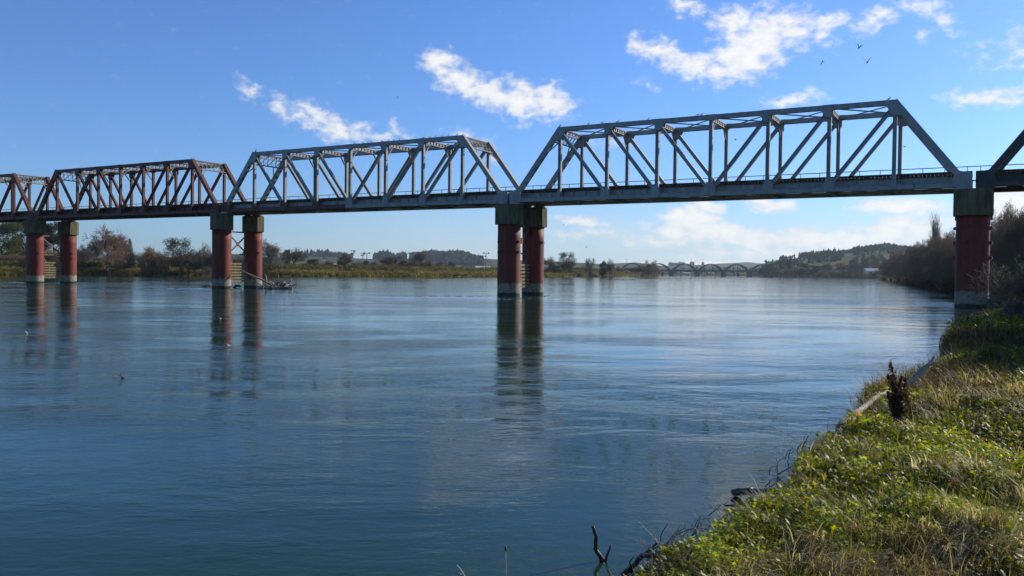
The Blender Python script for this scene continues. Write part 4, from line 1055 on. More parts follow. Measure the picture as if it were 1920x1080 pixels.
def scatter(n_, r0_, r1_, a0, a1, dmin=-.02, dmax=99, jitter=0):
    r_ = np.exp(rng.uniform(math.log(r0_), math.log(r1_), n_)); a = np.radians(rng.uniform(a0, a1, n_))
    X, Y = r_*np.sin(a), r_*np.cos(a); d, c = river(X, Y)
    wn_ = fbm(X*1.3, Y*1.3, 4, 3)-.5; dn = d+(wn_*.30-.03)*np.clip(r_/12, .35, 2.0)
    k_ = (dn > dmin) & (dn < dmax) & (c <= 1)
    X, Y, dn = X[k_], Y[k_], dn[k_]
    return X, Y, height(X, Y), dn, np.hypot(X, Y)
def zone(X, Y, spots):
    o_ = np.zeros(len(X))
    for px, py, ra, wt in spots:
        c_ = at(px, py, .42); o_ = np.maximum(o_, wt*np.clip(1.25-np.hypot(X-c_.x, Y-c_.y)/ra, 0, 1))
    return o_
STRAW_Z = [(1560,1070,.55,1),(1440,1068,.5,.9),(1690,1080,.6,1),(1860,1055,.55,.9),(1500,1020,.25,.8),(1380,1030,.22,.7),(1300,1050,.25,.6),(1860,738,1.0,1),(1780,757,.5,.9),(1905,772,1.0,1),(1720,755,.35,.7),(1540,900,.35,.8),(1600,850,.5,.5),(1900,950,.3,.5),(1640,730,.4,.7)]
BROWN_Z = [(1750,718,1.1,1),(1690,742,.5,.8),(1830,718,.9,.9),(1830,640,4,1),(1890,700,1.2,.8),(1720,740,1.0,.9),(1800,690,2.4,1),(1850,655,3.0,.9),(1800,625,2.6,.8),(1760,700,1.5,.9),(1640,720,.8,.6),(1880,600,5,.8),(1670,770,.5,.9)]
LUSH_Z = [(1860,690,1.2,1),(1900,675,1.4,1),(1820,600,1.6,1),(1900,590,3,.9),(1600,790,.9,.6),(1780,830,1.5,.7)]
def mixc(n_, pal):
    """random pick from a palette of (weight, rgb), small brightness jitter"""
    wts = np.array([p[0] for p in pal], float); wts /= wts.sum(); cols = np.array([p[1] for p in pal])
    return cols[rng.choice(len(pal), n_, p=wts)]*rng.uniform(.7, 1.3, (n_, 1))
# herb leaves
X, Y, Z, dn, r_ = scatter(330000, 3.2, 60, 2, 52, .13)
zs_, zb_, zl_ = zone(X, Y, STRAW_Z), zone(X, Y, BROWN_Z), zone(X, Y, LUSH_Z)
clump = fbm(X*1.1, Y*1.1, 3, 77)
keep = rng.uniform(0, 1, len(X)) < np.clip((1-.82*np.maximum(zs_, 0*zb_))*(1-.96*np.clip(zb_*1.3, 0, 1))*(.2+1.6*clump)+.5*zl_, .02, 1)
X, Y, Z, r_, zl_ = X[keep], Y[keep], Z[keep], r_[keep], zl_[keep]; n_ = len(X)
sz = .038*rng.uniform(.55, 1.5, n_)*(r_/5)**.55
tone = fbm(X*2.2, Y*2.2, 3, 5)[:, None]
cA = mixc(n_, [(6, (.165, .205, .012)), (3.5, (.075, .12, .012)), (4, (.26, .27, .018)), (.5, (.30, .27, .018)), (.3, (.36, .19, .015)), (.3, (.10, .06, .03))])
cA = cA*(.18+1.75*sstep(.2, .8, tone))
V, F_, C_ = leaves(np.stack([X, Y, Z+rng.uniform(.0, .13, n_)*(r_/6)**.4+.24*(clump[keep]-.5)*sstep(.1, .6, dn[keep])], 1), rng.uniform(0, 6.28, n_), sz, rng.uniform(-.5, .9, n_), rng.uniform(-.6, .6, n_), cA)
tag(obj('herb_cover', fast_mesh('herb_cover', V, F_, C_), M_LEAF), 'low green and yellowing buttercup like leaves covering the near bank', 'ground cover', None, 'stuff')
# green grass
X, Y, Z, dn, r_ = scatter(240000, 3.2, 62, 2, 54, .0)
zs_, zb_, zl_ = zone(X, Y, STRAW_Z), zone(X, Y, BROWN_Z), zone(X, Y, LUSH_Z); clump = fbm(X*1.7, Y*1.7, 3, 99)
keep = rng.uniform(0, 1, len(X)) < np.clip((1-.75*zs_-.6*zb_)*(.14+1.2*sstep(.44, .66, clump))+.7*zl_, .03, 1)
X, Y, Z, r_ = X[keep], Y[keep], Z[keep], r_[keep]; n_ = len(X)
cA = mixc(n_, [(5, (.14, .19, .016)), (3, (.24, .27, .022)), (2, (.07, .12, .018)), (1, (.30, .28, .05))])
V, F_, C_ = blades(np.stack([X, Y, Z-.01], 1), rng.uniform(0, 6.28, n_), rng.uniform(.07, .22, n_)*(r_/6)**.35, .0042*rng.uniform(.6, 1.5, n_)*(r_/5)**.75, rng.uniform(.2, 1.7, n_), rng.uniform(.0, .6, n_), cA)
tag(obj('green_grass', fast_mesh('green_grass', V, F_, C_), M_BLADE), 'fine green grass growing between the leaves of the near bank', 'grass', None, 'stuff')
# dead straw in bent-over tufts
X, Y, Z, dn, r_ = scatter(26000, 3.2, 62, 2, 54, -.08)
zs_, zb_ = zone(X, Y, STRAW_Z), zone(X, Y, BROWN_Z); edge = np.exp(-np.clip(dn, 0, 9)/.22); tuft = sstep(.40, .62, fbm(X*2.0, Y*2.0, 3, 55))
keep = rng.uniform(0, 1, len(X)) < np.clip(.02+.62*zs_*(.12+tuft)+.22*edge+.05*zb_*tuft+.07*sstep(.55, .7, fbm(X*1.2, Y*1.2, 2, 44)), 0, 1)
X, Y, Z, r_, zb_, dn = X[keep], Y[keep], Z[keep], r_[keep], zb_[keep], dn[keep]; m2 = len(X); nb = 30
rep_ = lambda a: np.repeat(a, nb)
fall = rep_(-2.3+3.2*(fbm(X*.6, Y*.6, 2, 12)-.5)*2+rng.normal(0, .4, m2))
rr_ = rep_(r_); spread = .035*(rr_/6)**.5; tsz = rep_(rng.uniform(.6, 1.35, m2)); n_ = m2*nb
azb = fall+rng.normal(0, .75, n_)
XX = rep_(X)+rng.normal(0, 1, n_)*spread; YY = rep_(Y)+rng.normal(0, 1, n_)*spread
cT = mixc(m2, [(5, (.44, .37, .25)), (3, (.26, .19, .11)), (2.2, (.66, .60, .48)), (1.2, (.17, .12, .06)), (1.4, (.24, .25, .07))])
cA = np.repeat(cT, nb, 0)*rng.uniform(.45, 1.35, (n_, 1))*np.where(rng.uniform(0, 1, n_) < rep_(zb_)*.8, .38, 1.0)[:, None]  # straw darkened in the brown zone, some of the bush shade put in
V, F_, C_ = blades(np.stack([XX, YY, rep_(Z)-.01], 1), azb, rng.uniform(.10, .30, n_)*tsz*(rr_/6)**.35, .0072*rng.uniform(.4, 1.5, n_)*(rr_/5)**.7, rng.uniform(1.1, 2.9, n_), rng.uniform(-.2, .6, n_), cA, 4)
tag(obj('dead_grass', fast_mesh('dead_grass', V, F_, C_), M_STRAW), 'bleached dead grass lying bent over in tufts on the near bank', 'dead grass', None, 'stuff')
# dry brown undergrowth with fine twigs and seed heads
X, Y, Z, dn, r_ = scatter(260000, 4, 62, 2, 54, -.1)
zb_ = zone(X, Y, BROWN_Z); edge = np.exp(-np.clip(dn, 0, 9)/.35)
keep = rng.uniform(0, 1, len(X)) < np.clip(.9*zb_+.20*edge+.01, 0, 1)
X, Y, Z, r_ = X[keep], Y[keep], Z[keep], r_[keep]; n_ = len(X)
cA = mixc(n_, [(5, (.075, .045, .028)), (4, (.12, .075, .045)), (2, (.20, .14, .09)), (2, (.045, .04, .02))])
V, F_, C_ = blades(np.stack([X, Y, Z], 1), rng.uniform(0, 6.28, n_), rng.uniform(.10, .32, n_)*(r_/7)**.4, .0036*rng.uniform(.6, 1.5, n_)*(r_/5)**.7, rng.uniform(-.3, 1.2, n_), rng.uniform(.0, .9, n_), cA, 3)
tag(obj('dry_undergrowth', fast_mesh('dry_undergrowth', V, F_, C_), M_STRAW), 'dark brown dry stalks on the near bank below the nearest pier', 'undergrowth', None, 'stuff')
# left bank tussocks
def tussocks(n_, a0, a1, dmax, label, name, pal, hgt, Ymin=180, Ymax=760, cl='D'):
    px = rng.uniform(a0, a1, n_); Yl = np.array([q_[1] for q_ in left_pts[::-1]]); Xl = np.array([q_[0] for q_ in left_pts[::-1]])
    Y = np.interp(px, Xl, Yl)+rng.uniform(-1, dmax*1.6, n_); X = np.array([atY(a, 510, b).x for a, b in zip(px, Y)])
    d, c = river(X, Y); k_ = (d > -.3) & (d < dmax); X, Y, px, d = X[k_], Y[k_], px[k_], d[k_]; Z = height(X, Y); m2 = len(X)
    nb = 16; XX = np.repeat(X, nb)+rng.normal(0, .28, m2*nb); YY = np.repeat(Y, nb)+rng.normal(0, .28, m2*nb); ZZ = np.repeat(Z, nb)
    cc = mixc(m2, pal); big = fbm(X*.06, Y*.06, 3, 8); cc = cc*(.6+.8*big)[:, None]
    cc = np.repeat(cc, nb, 0)*rng.uniform(.75, 1.25, (m2*nb, 1)); hh = np.repeat(hgt*rng.uniform(.5, 1.3, m2), nb)*rng.uniform(.7, 1.2, m2*nb)
    V, F_, C_ = blades(np.stack([XX, YY, ZZ-.05], 1), rng.uniform(0, 6.28, m2*nb), hh, np.full(m2*nb, .16)*(np.repeat(Y, nb)/260)**.7, rng.uniform(.6, 2.0, m2*nb), rng.uniform(0, .6, m2*nb), cc, 2)
    tag(obj(name, fast_mesh(name, V, F_, C_), M_STRAW), label, 'bank vegetation', None, 'stuff')
tussocks(14000, -80, 1235, 3.4, 'golden tussock grass along the water edge of the left bank', 'tussock_grass', [(5, (.30, .235, .105)), (3, (.19, .17, .065)), (2, (.10, .13, .035)), (1, (.38, .31, .17))], 1.1)
tussocks(13000, -80, 1235, 16, 'rough green and brown scrub on top of the left bank', 'bank_scrub', [(5, (.10, .125, .035)), (3, (.16, .15, .05)), (2, (.055, .07, .025)), (2, (.22, .18, .08))], 1.0)
def far_scrub():
    n_ = 7000; px = rng.uniform(1225, 1700, n_); Y = rng.uniform(640, 1260, n_); X = (px-960)/F_PX*Y; d, c = river(X, Y)
    k_ = (d > -.5) & (d < 22); X, Y = X[k_], Y[k_]; Z = height(X, Y); m2 = len(X); nb = 12
    cc = np.repeat(mixc(m2, [(5, (.06, .055, .025)), (3, (.12, .10, .045)), (2, (.08, .10, .03))]), nb, 0)
    V, F_, C_ = blades(np.stack([np.repeat(X, nb)+rng.normal(0, .9, m2*nb), np.repeat(Y, nb)+rng.normal(0, .9, m2*nb), np.repeat(Z, nb)], 1), rng.uniform(0, 6.28, m2*nb), rng.uniform(1, 2.6, m2*nb), np.full(m2*nb, .5), rng.uniform(.6, 2, m2*nb), rng.uniform(0, .6, m2*nb), cc, 2)
    tag(obj('far_scrub', fast_mesh('far_scrub', V, F_, C_), M_STRAW), 'dark scrub along the far shores around the arch bridge', 'bank vegetation', None, 'stuff')
far_scrub()
def thicket_floor():
    n_ = 16000; px = rng.uniform(1650, 2150, n_); Yb = np.array([th_dist(a) for a in px]); Y = Yb*rng.uniform(.80, 1.25, n_); X = (px-960)/F_PX*Y; d, c = river(X, Y)
    k_ = (d > -.6) & (d < 26) & (Y > 62); X, Y = X[k_], Y[k_]; Z = height(X, Y); m2 = len(X); nb = 12
    cc = np.repeat(mixc(m2, [(5, (.028, .019, .013)), (3, (.05, .033, .022)), (1, (.03, .035, .012))]), nb, 0)
    V, F_, C_ = blades(np.stack([np.repeat(X, nb)+rng.normal(0, .5, m2*nb), np.repeat(Y, nb)+rng.normal(0, .5, m2*nb), np.repeat(Z, nb)-.1], 1), rng.uniform(0, 6.28, m2*nb), rng.uniform(.7, 2.3, m2*nb), .05*np.repeat(Y, nb)/100, rng.uniform(-.2, 1.2, m2*nb), rng.uniform(0, .8, m2*nb), cc, 2)
    tag(obj('thicket_undergrowth', fast_mesh('thicket_undergrowth', V, F_, C_), M_STRAW), 'dark tangled undergrowth below the willows of the right bank', 'undergrowth', None, 'stuff')
thicket_floor()

def back_scrub():
    n_ = 9000; px = rng.uniform(-80, 1190, n_); Yl = np.array([q_[1] for q_ in left_pts[::-1]]); Xl = np.array([q_[0] for q_ in left_pts[::-1]])
    Y = np.interp(px, Xl, Yl)*rng.uniform(1.07, 1.22, n_); X = (px-960)/F_PX*Y; k_ = fbm(X*.03, Y*.03, 3, 14) > .40; X, Y, px = X[k_], Y[k_], px[k_]; Z = height(X, Y); m2 = len(X); nb = 14
    hh = np.repeat((1.2+2.4*sstep(.4, .7, fbm(X*.05, Y*.05, 3, 15)))*rng.uniform(.6, 1.2, m2)*np.where(px > 480, .75, 1.), nb)
    cc = np.repeat(mixc(m2, [(5, (.085, .065, .045)), (3, (.14, .105, .075)), (1.5, (.06, .065, .028))]), nb, 0)*rng.uniform(.7, 1.3, (m2*nb, 1))
    V, F_, C_ = blades(np.stack([np.repeat(X, nb)+rng.normal(0, .7, m2*nb), np.repeat(Y, nb)+rng.normal(0, .7, m2*nb), np.repeat(Z, nb)-.1], 1), rng.uniform(0, 6.28, m2*nb), hh*rng.uniform(.5, 1.1, m2*nb), .09*np.repeat(Y, nb)/300, rng.uniform(-.2, 1., m2*nb), rng.uniform(0, .8, m2*nb), cc, 2)
    tag(obj('bare_scrub', fast_mesh('bare_scrub', V, F_, C_), M_STRAW), 'low brown leafless scrub between the trees of the left bank', 'undergrowth', None, 'stuff')
back_scrub()

# ------------------------------------------------------------------ shrubs at the right edge
BARE['shrub'] = bare_tree(130, 10, 11, .10, .0, .5, 5, (6, 5, 4, 3), .035, .6, 4)
M_TWIGP = twig_mat('pale_twigs', (.13, .10, .075), (.34, .28, .23))
for px, Y, tp, wd_, lab in ((1905, 40, 500, 120, 'bare pale twiggy shrub at the right edge, in front of the broom'), (1935, 34, 470, 150, 'tall bare pale shrub cut off by the right edge'),
                            (1890, 46, 545, 70, 'small bare twiggy shrub beside the nearest pier')):
    put_tree('shrub', px, Y, tp, wd_, lab, name='bare_shrub', cat='shrub', cmat=M_TWIGP, tmat=M_TWIGP)
LEAFY['broom'] = (trunk_plus(107, 6, 6)[0], leaf_cloud(9, blobs_round(9, 10, 9, 50, .05, .9), 380, .22, (.035, .05, .012), (.13, .14, .03)))
for px, Y, tp, wd_, lab in ((1898, 62, 505, 62, 'dark green broom bush right of the nearest pier'), (1925, 52, 480, 80, 'yellow green broom bush at the right edge'), (1872, 66, 548, 34, 'low dark bush touching the foot of the nearest pier'), (1960, 44, 470, 90, 'tallest broom bush, cut off by the right edge'),
                            (1886, 50, 566, 36, 'small green bush on the bank before the nearest pier')):
    put_tree('broom', px, Y, tp, wd_, lab, name='broom_bush', cat='bush', tmat=M_TWIGD)
for X_, Y_, h_, lab in ((14.6, 18.6, 3.6, 'broom bush beyond the right edge that shades the near bank, nearest'), (16.6, 22.6, 4.2, 'broom bush beyond the right edge, second from the camera'), (19.2, 27, 4.8, 'broom bush beyond the right edge, third from the camera'), (22.5, 33, 5, 'broom bush beyond the right edge, farthest from the camera')):
    e = empty('broom_bush', (X_, Y_, gz(X_, Y_)-.1), Y_, (.48, .48, h_/10)); tag(e, lab, 'bush'); obj('trunk', LEAFY['broom'][0], M_TWIGD, e); obj('crown', LEAFY['broom'][1], M_FOL, e)
# rocks
def rock(px, py, sz_, label, sq=.6):
    import bmesh
    b = bmesh.new(); bmesh.ops.create_icosphere(b, subdivisions=4, radius=1)
    for v in b.verts:
        n__ = vnoise(np.array([v.co.x*1.6+px]), np.array([v.co.y*1.6+v.co.z*1.3+py]), 3)[0]+.4*vnoise(np.array([v.co.x*4.6+px]), np.array([v.co.y*4.6+v.co.z*4.3+py]), 4)[0]
        v.co *= .65+.55*n__
    me = bpy.data.meshes.new('boulder'); b.to_mesh(me); b.free(); me.polygons.foreach_set('use_smooth', [True]*len(me.polygons))
    v = at(px, py, .3); tag(obj('boulder', me, M_ROCK, None, (v.x, v.y, gz(v.x, v.y)+sz_*.12), (0, 0, px), (sz_, sz_*.8, sz_*sq)), label, 'boulder')
M_ROCK = simple('grey_rock', (.06, .052, .04), (.14, .125, .10), 2.5, .9, .3, 1, .6, .04)
rock(1885, 583, 1.0, 'grey boulder on the bank at the foot of the nearest pier'); rock(1912, 606, .8, 'grey boulder at the right edge below the bare shrub', .7); rock(1870, 590, .6, 'small boulder left of the two big ones')

# ------------------------------------------------------------------ driftwood and plants on the near bank
rr = random.Random(21)
def woody(name, loc, label, cat, parts, mat):
    e = empty(name, loc); tag(e, label, cat)
    for nm, pts, a, b, nn, j in parts: obj(nm, stick_mesh([Vector(p_)-Vector(loc) for p_ in pts], a, b, nn, nm, j, rr), mat, e)
    return e
Yl = at(1690, 728, .45).y
b0 = at(1683, 728, .40)
woody('forked_log', b0, 'grey forked log pointing up and right over the bank', 'log',
      [('stem', [atY(1676, 736, Yl), atY(1700, 722, Yl), atY(1722, 703, Yl+.1), atY(1742, 684, Yl+.2)], .06, .040, 10, .008),
       ('fork', [atY(1736, 690, Yl+.15), atY(1744, 680, Yl+.2), atY(1753, 668, Yl+.25)], .032, .014, 8, .004),
       ('stub', [atY(1738, 686, Yl+.15), atY(1748, 682, Yl+.1), atY(1757, 678, Yl+.05)], .030, .012, 8, .004),
       ('side_branch', [atY(1702, 724, Yl), atY(1716, 719, Yl-.1), atY(1728, 721, Yl-.2)], .02, .010, 7, .004)], M_DRIFT)
Yl = at(1625, 770, .40).y
woody('bleached_log', at(1640, 760, .4), 'long bleached log running down the bank to the water', 'log',
      [('stem', [atY(1668, 734, Yl+1.0), atY(1655, 739, Yl+.7), atY(1640, 747, Yl+.4), atY(1632, 755, Yl+.2), atY(1613, 769, Yl-.2), atY(1590, 784, Yl-.6), atY(1574, 802, Yl-1.1)], .030, .045, 10, .008),
       ('split', [atY(1590, 786, Yl-.6), atY(1580, 796, Yl-.9), atY(1574, 808, Yl-1.2)], .03, .02, 7, .006)], M_DRIFT)
woody('bleached_log', at(1835, 600, .3), 'small pale log at the tip of the far bank corner before the nearest pier', 'log',
      [('stem', [at(1790, 612, .42), at(1806, 602, .6), at(1812, 598, .72)], .07, .05, 8, .01)], M_DRIFT)
# dead dock plant
dk = at(1683, 790, .45); Yd = dk.y; e = empty('dead_dock_plant', dk); tag(e, 'dark brown dead dock plant standing upright beside the bleached log', 'plant')
mb = MB()
tips = [(1668, 676), (1664, 700), (1676, 700), (1690, 704), (1697, 706), (1672, 712), (1684, 716), (1700, 730), (1705, 750), (1664, 735), (1690, 740), (1680, 735)]
Vs, Cs = [], []
for i, (tx, ty) in enumerate(tips):
    a = atY(1683+rr.uniform(-5, 8), 789, Yd+rr.uniform(-.1, .1)); b = atY(tx, ty, Yd+rr.uniform(-.25, .25)); mid_ = a.lerp(b, .5)+Vector((rr.uniform(-.03, .05), 0, 0))
    mb.tube([a-dk, mid_-dk, b-dk], [.008, .006, .003], 5)
    n_ = 420; u = rng.uniform(.12, .97, n_)[:, None]; A, Mi, B = np.array(a-dk), np.array(mid_-dk), np.array(b-dk)
    c_ = (1-u)**2*A+2*u*(1-u)*Mi+u*u*B; c_ = c_+rng.normal(0, 1, (n_, 3))*.034*(1.15-u)
    e1 = rng.normal(size=(n_, 3)); e1 /= np.linalg.norm(e1, axis=1, keepdims=True); e2 = rng.normal(size=(n_, 3)); e2 /= np.linalg.norm(e2, axis=1, keepdims=True)
    s_ = .016*rng.uniform(.5, 1.6, (n_, 1)); Vs.append(np.stack([c_-e1*s_, c_+e2*s_, c_+e1*s_], 1)); Cs.append(np.repeat(mixc(n_, [(6, (.05, .028, .018)), (3, (.09, .055, .03)), (1, (.2, .15, .06))]), 3, 0))
obj('stem', mb.mesh('stem'), M_DRIFTD, e)
V = np.concatenate(Vs).reshape(-1, 3); obj('seed_heads', fast_mesh('seed_heads', V, np.arange(len(V)).reshape(-1, 3), np.concatenate(Cs)), M_STRAW, e)
mb = MB(); a = atY(1669, 679, Yd)-dk; mb.tube([a, a+Vector((.03, 0, .05)), a+Vector((.08, 0, .045)), a+Vector((.10, 0, .01))], [.003, .003, .002, .0015], 4); obj('curled_tip', mb.mesh('curled_tip'), M_DRIFTD, e)
# sticks in the water by the bank
woody('wooden_post', at(1430, 926, .05), 'thick dark broken post lying out over the water from the bank', 'post',
      [('butt', [at(1375, 924, .03), at(1385, 922, .05), at(1410, 921, .09)], .036, .034, 9, .004), ('thin_end', [at(1408, 921, .09), at(1430, 920, .20), at(1462, 918, .36)], .022, .020, 8, .004)], M_DRIFTD)
woody('stick', at(1390, 945, .05), 'thin curved stick below the broken post at the water edge', 'stick',
      [('stem', [at(1356, 948, .02), at(1378, 948, .03), at(1402, 942, .10), at(1432, 934, .28)], .010, .014, 7, .003)], M_DRIFTD)
vF = at(1134, 1052, 0); YF = vF.y
woody('forked_stick', vF, 'forked dark stick rising out of the water near the bottom', 'stick',
      [('tall_prong', [at(1135, 1056, -.06), atY(1127, 1047, YF), atY(1117, 1030, YF), atY(1118, 1006, YF), atY(1111, 986, YF)], .019, .013, 9, .003),
       ('short_prong', [atY(1134, 1054, YF), atY(1140, 1038, YF), atY(1145, 1022, YF)], .013, .006, 8, .003)], M_DRIFTD)
woody('driftwood_root', at(1215, 1045, .1), 'gnarled dark root at the water edge below the grass', 'root',
      [('stem', [at(1168, 1078, .0), at(1190, 1058, .05), at(1204, 1041, .14), at(1230, 1041, .22), at(1260, 1030, .32), at(1290, 1026, .40)], .018, .022, 8, .006),
       ('branch', [at(1205, 1044, .14), atY(1219, 1030, at(1205, 1044, .14).y), atY(1233, 1018, at(1205, 1044, .14).y)], .014, .007, 7, .004),
       ('branch', [atY(1236, 1022, at(1205, 1044, .14).y), atY(1248, 1022, at(1205, 1044, .14).y), atY(1260, 1027, at(1205, 1044, .14).y)], .010, .008, 7, .004),
       ('branch', [at(1180, 1070, .0), at(1205, 1074, .04), at(1230, 1060, .15)], .010, .007, 6, .004)], M_DRIFTD)
lit = [(1208,1066),(1238,1052),(1275,1026),(1308,1006),(1340,986),(1372,966),(1404,950),(1440,934),(1466,910),(1474,884),(1490,856),(1522,834)]
for i, (px, py) in enumerate(lit):
    b = at(px-6, py+2, .05); e = empty('drift_twig', b); tag(e, 'small dark drift twig caught along the near water edge', 'twig', 'drift twigs along the near water edge')
    for j in range(4):
        a_ = Vector((rr.uniform(-.16, .1), rr.uniform(-.12, .12), rr.uniform(-.06, .02))); c_ = Vector((rr.uniform(-.12, .14), rr.uniform(-.15, .12), rr.uniform(.04, .2)))
        obj('twig', stick_mesh([a_, (a_+c_)/2+Vector((rr.uniform(-.03, .03), 0, .02)), c_], rr.uniform(.004, .009), .002, 5, 'twig', .006, rr), M_DRIFTD if j % 2 else M_DRIFT, e)
# stems standing at the very bottom
def stem(px, ptop, Y, label, head):
    base = atY(px+4, 1110, Y); base = Vector((base.x, base.y, max(gz(base.x, base.y), -.05))) if gz(base.x, base.y) > -.05 else Vector((base.x, base.y, -.1)); top = atY(px, ptop, Y)
    e = empty('plantain_stem', base); tag(e, label, 'grass stem')
    mb = MB(); mb.tube([(0, 0, 0), tuple((top-base)*.6+Vector((.004, 0, 0))), tuple(top-base)], [.0022, .0018, .0014], 5); obj('stem', mb.mesh('stem'), M_DRIFT, e)
    if head:
        mb = MB(); t_ = top-base; mb.tube([t_-Vector((0, 0, .012)), t_-Vector((0, 0, .006)), t_+Vector((0, 0, .004)), t_+Vector((0, 0, .01))], [.002, .005, .0045, .001], 8); obj('seed_head', mb.mesh('seed_head', True), M_DRIFTD, e)
stem(948, 1028, 3.3, 'thin stem with a small brown head at the bottom centre', True)
e = empty('dry_leaf_blade', atY(868, 1100, 3.2)); tag(e, 'curled dry grass blade at the bottom edge, left of the thin stem', 'grass blade'); o_ = e.location
gb_ = atY(874, 1100, 3.2); obj('blade', stick_mesh([Vector((gb_.x+.02, gb_.y, gz(gb_.x, gb_.y)-.02))-o_, atY(872, 1100, 3.2)-o_, atY(871, 1080, 3.2)-o_, atY(862, 1066, 3.2)-o_, atY(856, 1059, 3.2)-o_], .004, .002, 4, 'blade', .001, rr), M_DRIFT, e)
obj('blade', stick_mesh([atY(870, 1082, 3.2)-o_, atY(861, 1074, 3.2)-o_, atY(853, 1077, 3.2)-o_], .003, .001, 4, 'blade', .001, rr), M_DRIFT, e)
# brittle seed stalks leaning over the water from the bank
for i, (bx, by, tx, ty) in enumerate([(1372,960,1318,932),(1366,966,1340,925),(1360,968,1330,952),(1352,975,1300,978),(1340,985,1292,996),(1330,992,1270,1000),(1300,1012,1262,1008),(1262,1060,1196,976),(1240,1050,1190,1012),(1500,836,1478,815),(1496,845,1466,835),(1484,870,1462,850)]):
    base = at(bx, by, .30); top = atY(tx, ty, base.y-.05)
    e = empty('dry_stalk', base)
    tag(e, 'brittle brown seed stalk leaning over the water from the grass edge', 'stalk', 'seed stalks along the water edge')
    d_ = top-base; mid_ = d_*.5+Vector((0, 0, .02)); mb = MB(); mb.tube([(0, 0, 0), tuple(mid_), tuple(d_)], [.0032, .0026, .0014], 4)
    for k in range(9):
        u = rr.uniform(.35, 1); q0 = (d_*u)+Vector((0, 0, .02*4*u*(1-u))); q1 = q0+Vector((rr.uniform(-.06, .04), rr.uniform(-.03, .03), rr.uniform(-.01, .06)))
        mb.tube([q0, q1], [.0018, .001], 3)
    obj('stalk', mb.mesh('stalk'), M_DRIFT, e)

# current lines trailing from the pier feet
M_WATER = bpy.data.objects['river'].data.materials[0] if bpy.data.objects['river'].data.materials[0] else bpy.data.objects['river'].material_slots[0].material
def wake(pxs_, hgt, wid, name='current_line'):
    P_ = [at(a, b, 0) for a, b in pxs_]; pts = []
    for i in range(len(P_)-1):
        for j in range(14): pts.append(P_[i].lerp(P_[i+1], j/14))
    pts.append(P_[-1]); n_ = len(pts); V = []; F_ = []
    for i, p_ in enumerate(pts):
        u = i/(n_-1); e_ = math.sin(math.pi*min(1, .12+u*.88))*(.55+.45*math.sin(i*1.9)*math.sin(i*.7)); wob = .25*math.sin(i*.8)+.15*math.sin(i*2.3)
        for k, (o_, h_) in enumerate(((-1, -.01), (-.35, .5), (0, 1), (.35, .5), (1, -.01))): V.append((p_.x, p_.y+wob+o_*wid, .003+hgt*e_*h_ if h_ > 0 else -.01))
    for i in range(n_-1):
        for k in range(4): F_.append((i*5+k, i*5+5+k, i*5+6+k, i*5+1+k))
    me = bpy.data.meshes.new(name); me.from_pydata(V, [], F_); me.polygons.foreach_set('use_smooth', [True]*len(F_)); tag(obj(name, me, M_WATER), None, None, None, 'structure')
wake([(928, 557.5), (890, 556.2), (830, 555.6), (760, 556.5), (690, 558.5)], .09, .5)
wake([(1018, 556.5), (1026, 555), (1034, 554.2)], .13, .35)
wake([(930, 560.2), (950, 561), (985, 559.8), (1016, 557.6)], .06, .3)
wake([(396, 541.5), (360, 540.6), (300, 541), (240, 543)], .08, .5); wake([(400, 543.2), (430, 543.6), (470, 543)], .06, .35)
wake([(48, 529.8), (20, 529.2), (-40, 530)], .08, .5); wake([(52, 531.5), (90, 531.6), (140, 531)], .06, .4)

# ------------------------------------------------------------------ birds
def bird_body(L=.36):
    """one continuous standing gull: tail tip -> body -> neck -> head -> bill, facing +x"""
    prof_ = [(-.40, -.19, .02, .02), (-.30, -.12, .09, .07), (-.12, -.03, .15, .13), (.04, .03, .18, .17), (.16, .12, .16, .16), (.23, .22, .12, .12), (.27, .31, .10, .10), (.29, .38, .11, .11), (.34, .41, .09, .09), (.385, .40, .03, .03), (.43, .385, .008, .012)]
    mb = MB(); n_ = 10; b = 0
    for (x, z, ry, rz) in prof_:
        for k in range(n_):
            a = 2*math.pi*k/n_; mb.v.append((x*L, ry*math.cos(a)*L, (z+rz*math.sin(a))*L+.3*L))
    for i in range(len(prof_)-1):
        for k in range(n_): mb.f.append((i*n_+k, i*n_+(k+1) % n_, (i+1)*n_+(k+1) % n_, (i+1)*n_+k))
    mb.f.append(tuple(range(n_))); mb.f.append(tuple((len(prof_)-1)*n_+k for k in range(n_)))
    return mb
gm_ = bird_body(.42).mesh('gull', True)
mb = MB(); mb.tube([(.0, .03, .13), (.0, .03, 0)], [.008, .006], 5); mb2 = MB(); mb2.tube([(.0, -.03, .13), (.0, -.03, 0)], [.008, .006], 5)
leg_a, leg_b = mb.mesh('leg'), mb2.mesh('leg')
mb = MB()
for sy in (-1, 1):
    mb.add([(-.24, sy*.015, .125), (-.1, sy*.062, .165), (.07, sy*.078, .17), (.06, sy*.04, .21), (-.08, sy*.035, .20), (-.27, sy*.0, .14)], [(0, 1, 4, 5), (1, 2, 3, 4)])
wing_fold = mb.mesh('folded_wings')
def perch(k, u, y, label, group=None, h=0, mat=None, sc_=1.0, flip=False):
    s = ST[k]+u*PAN[k]; z = ZB+GR*(s-S0)+HT*(1.0 if k > 1 else .9707)+.02+h
    e = empty('gull', bpt(s, y, z), -AL+(math.pi if flip else 0)+rr.uniform(-.6, .6), (sc_,)*3)
    tag(e, label, 'gull' if mat is None else 'bird', group)
    obj('body', gm_, mat or M_GULLW, e); obj('folded_wings', wing_fold, M_GULLG, e, (-.01, 0, -.018), (0, -.35, 0)); obj('leg', leg_a, M_BIRDD, e); obj('leg', leg_b, M_BIRDD, e)
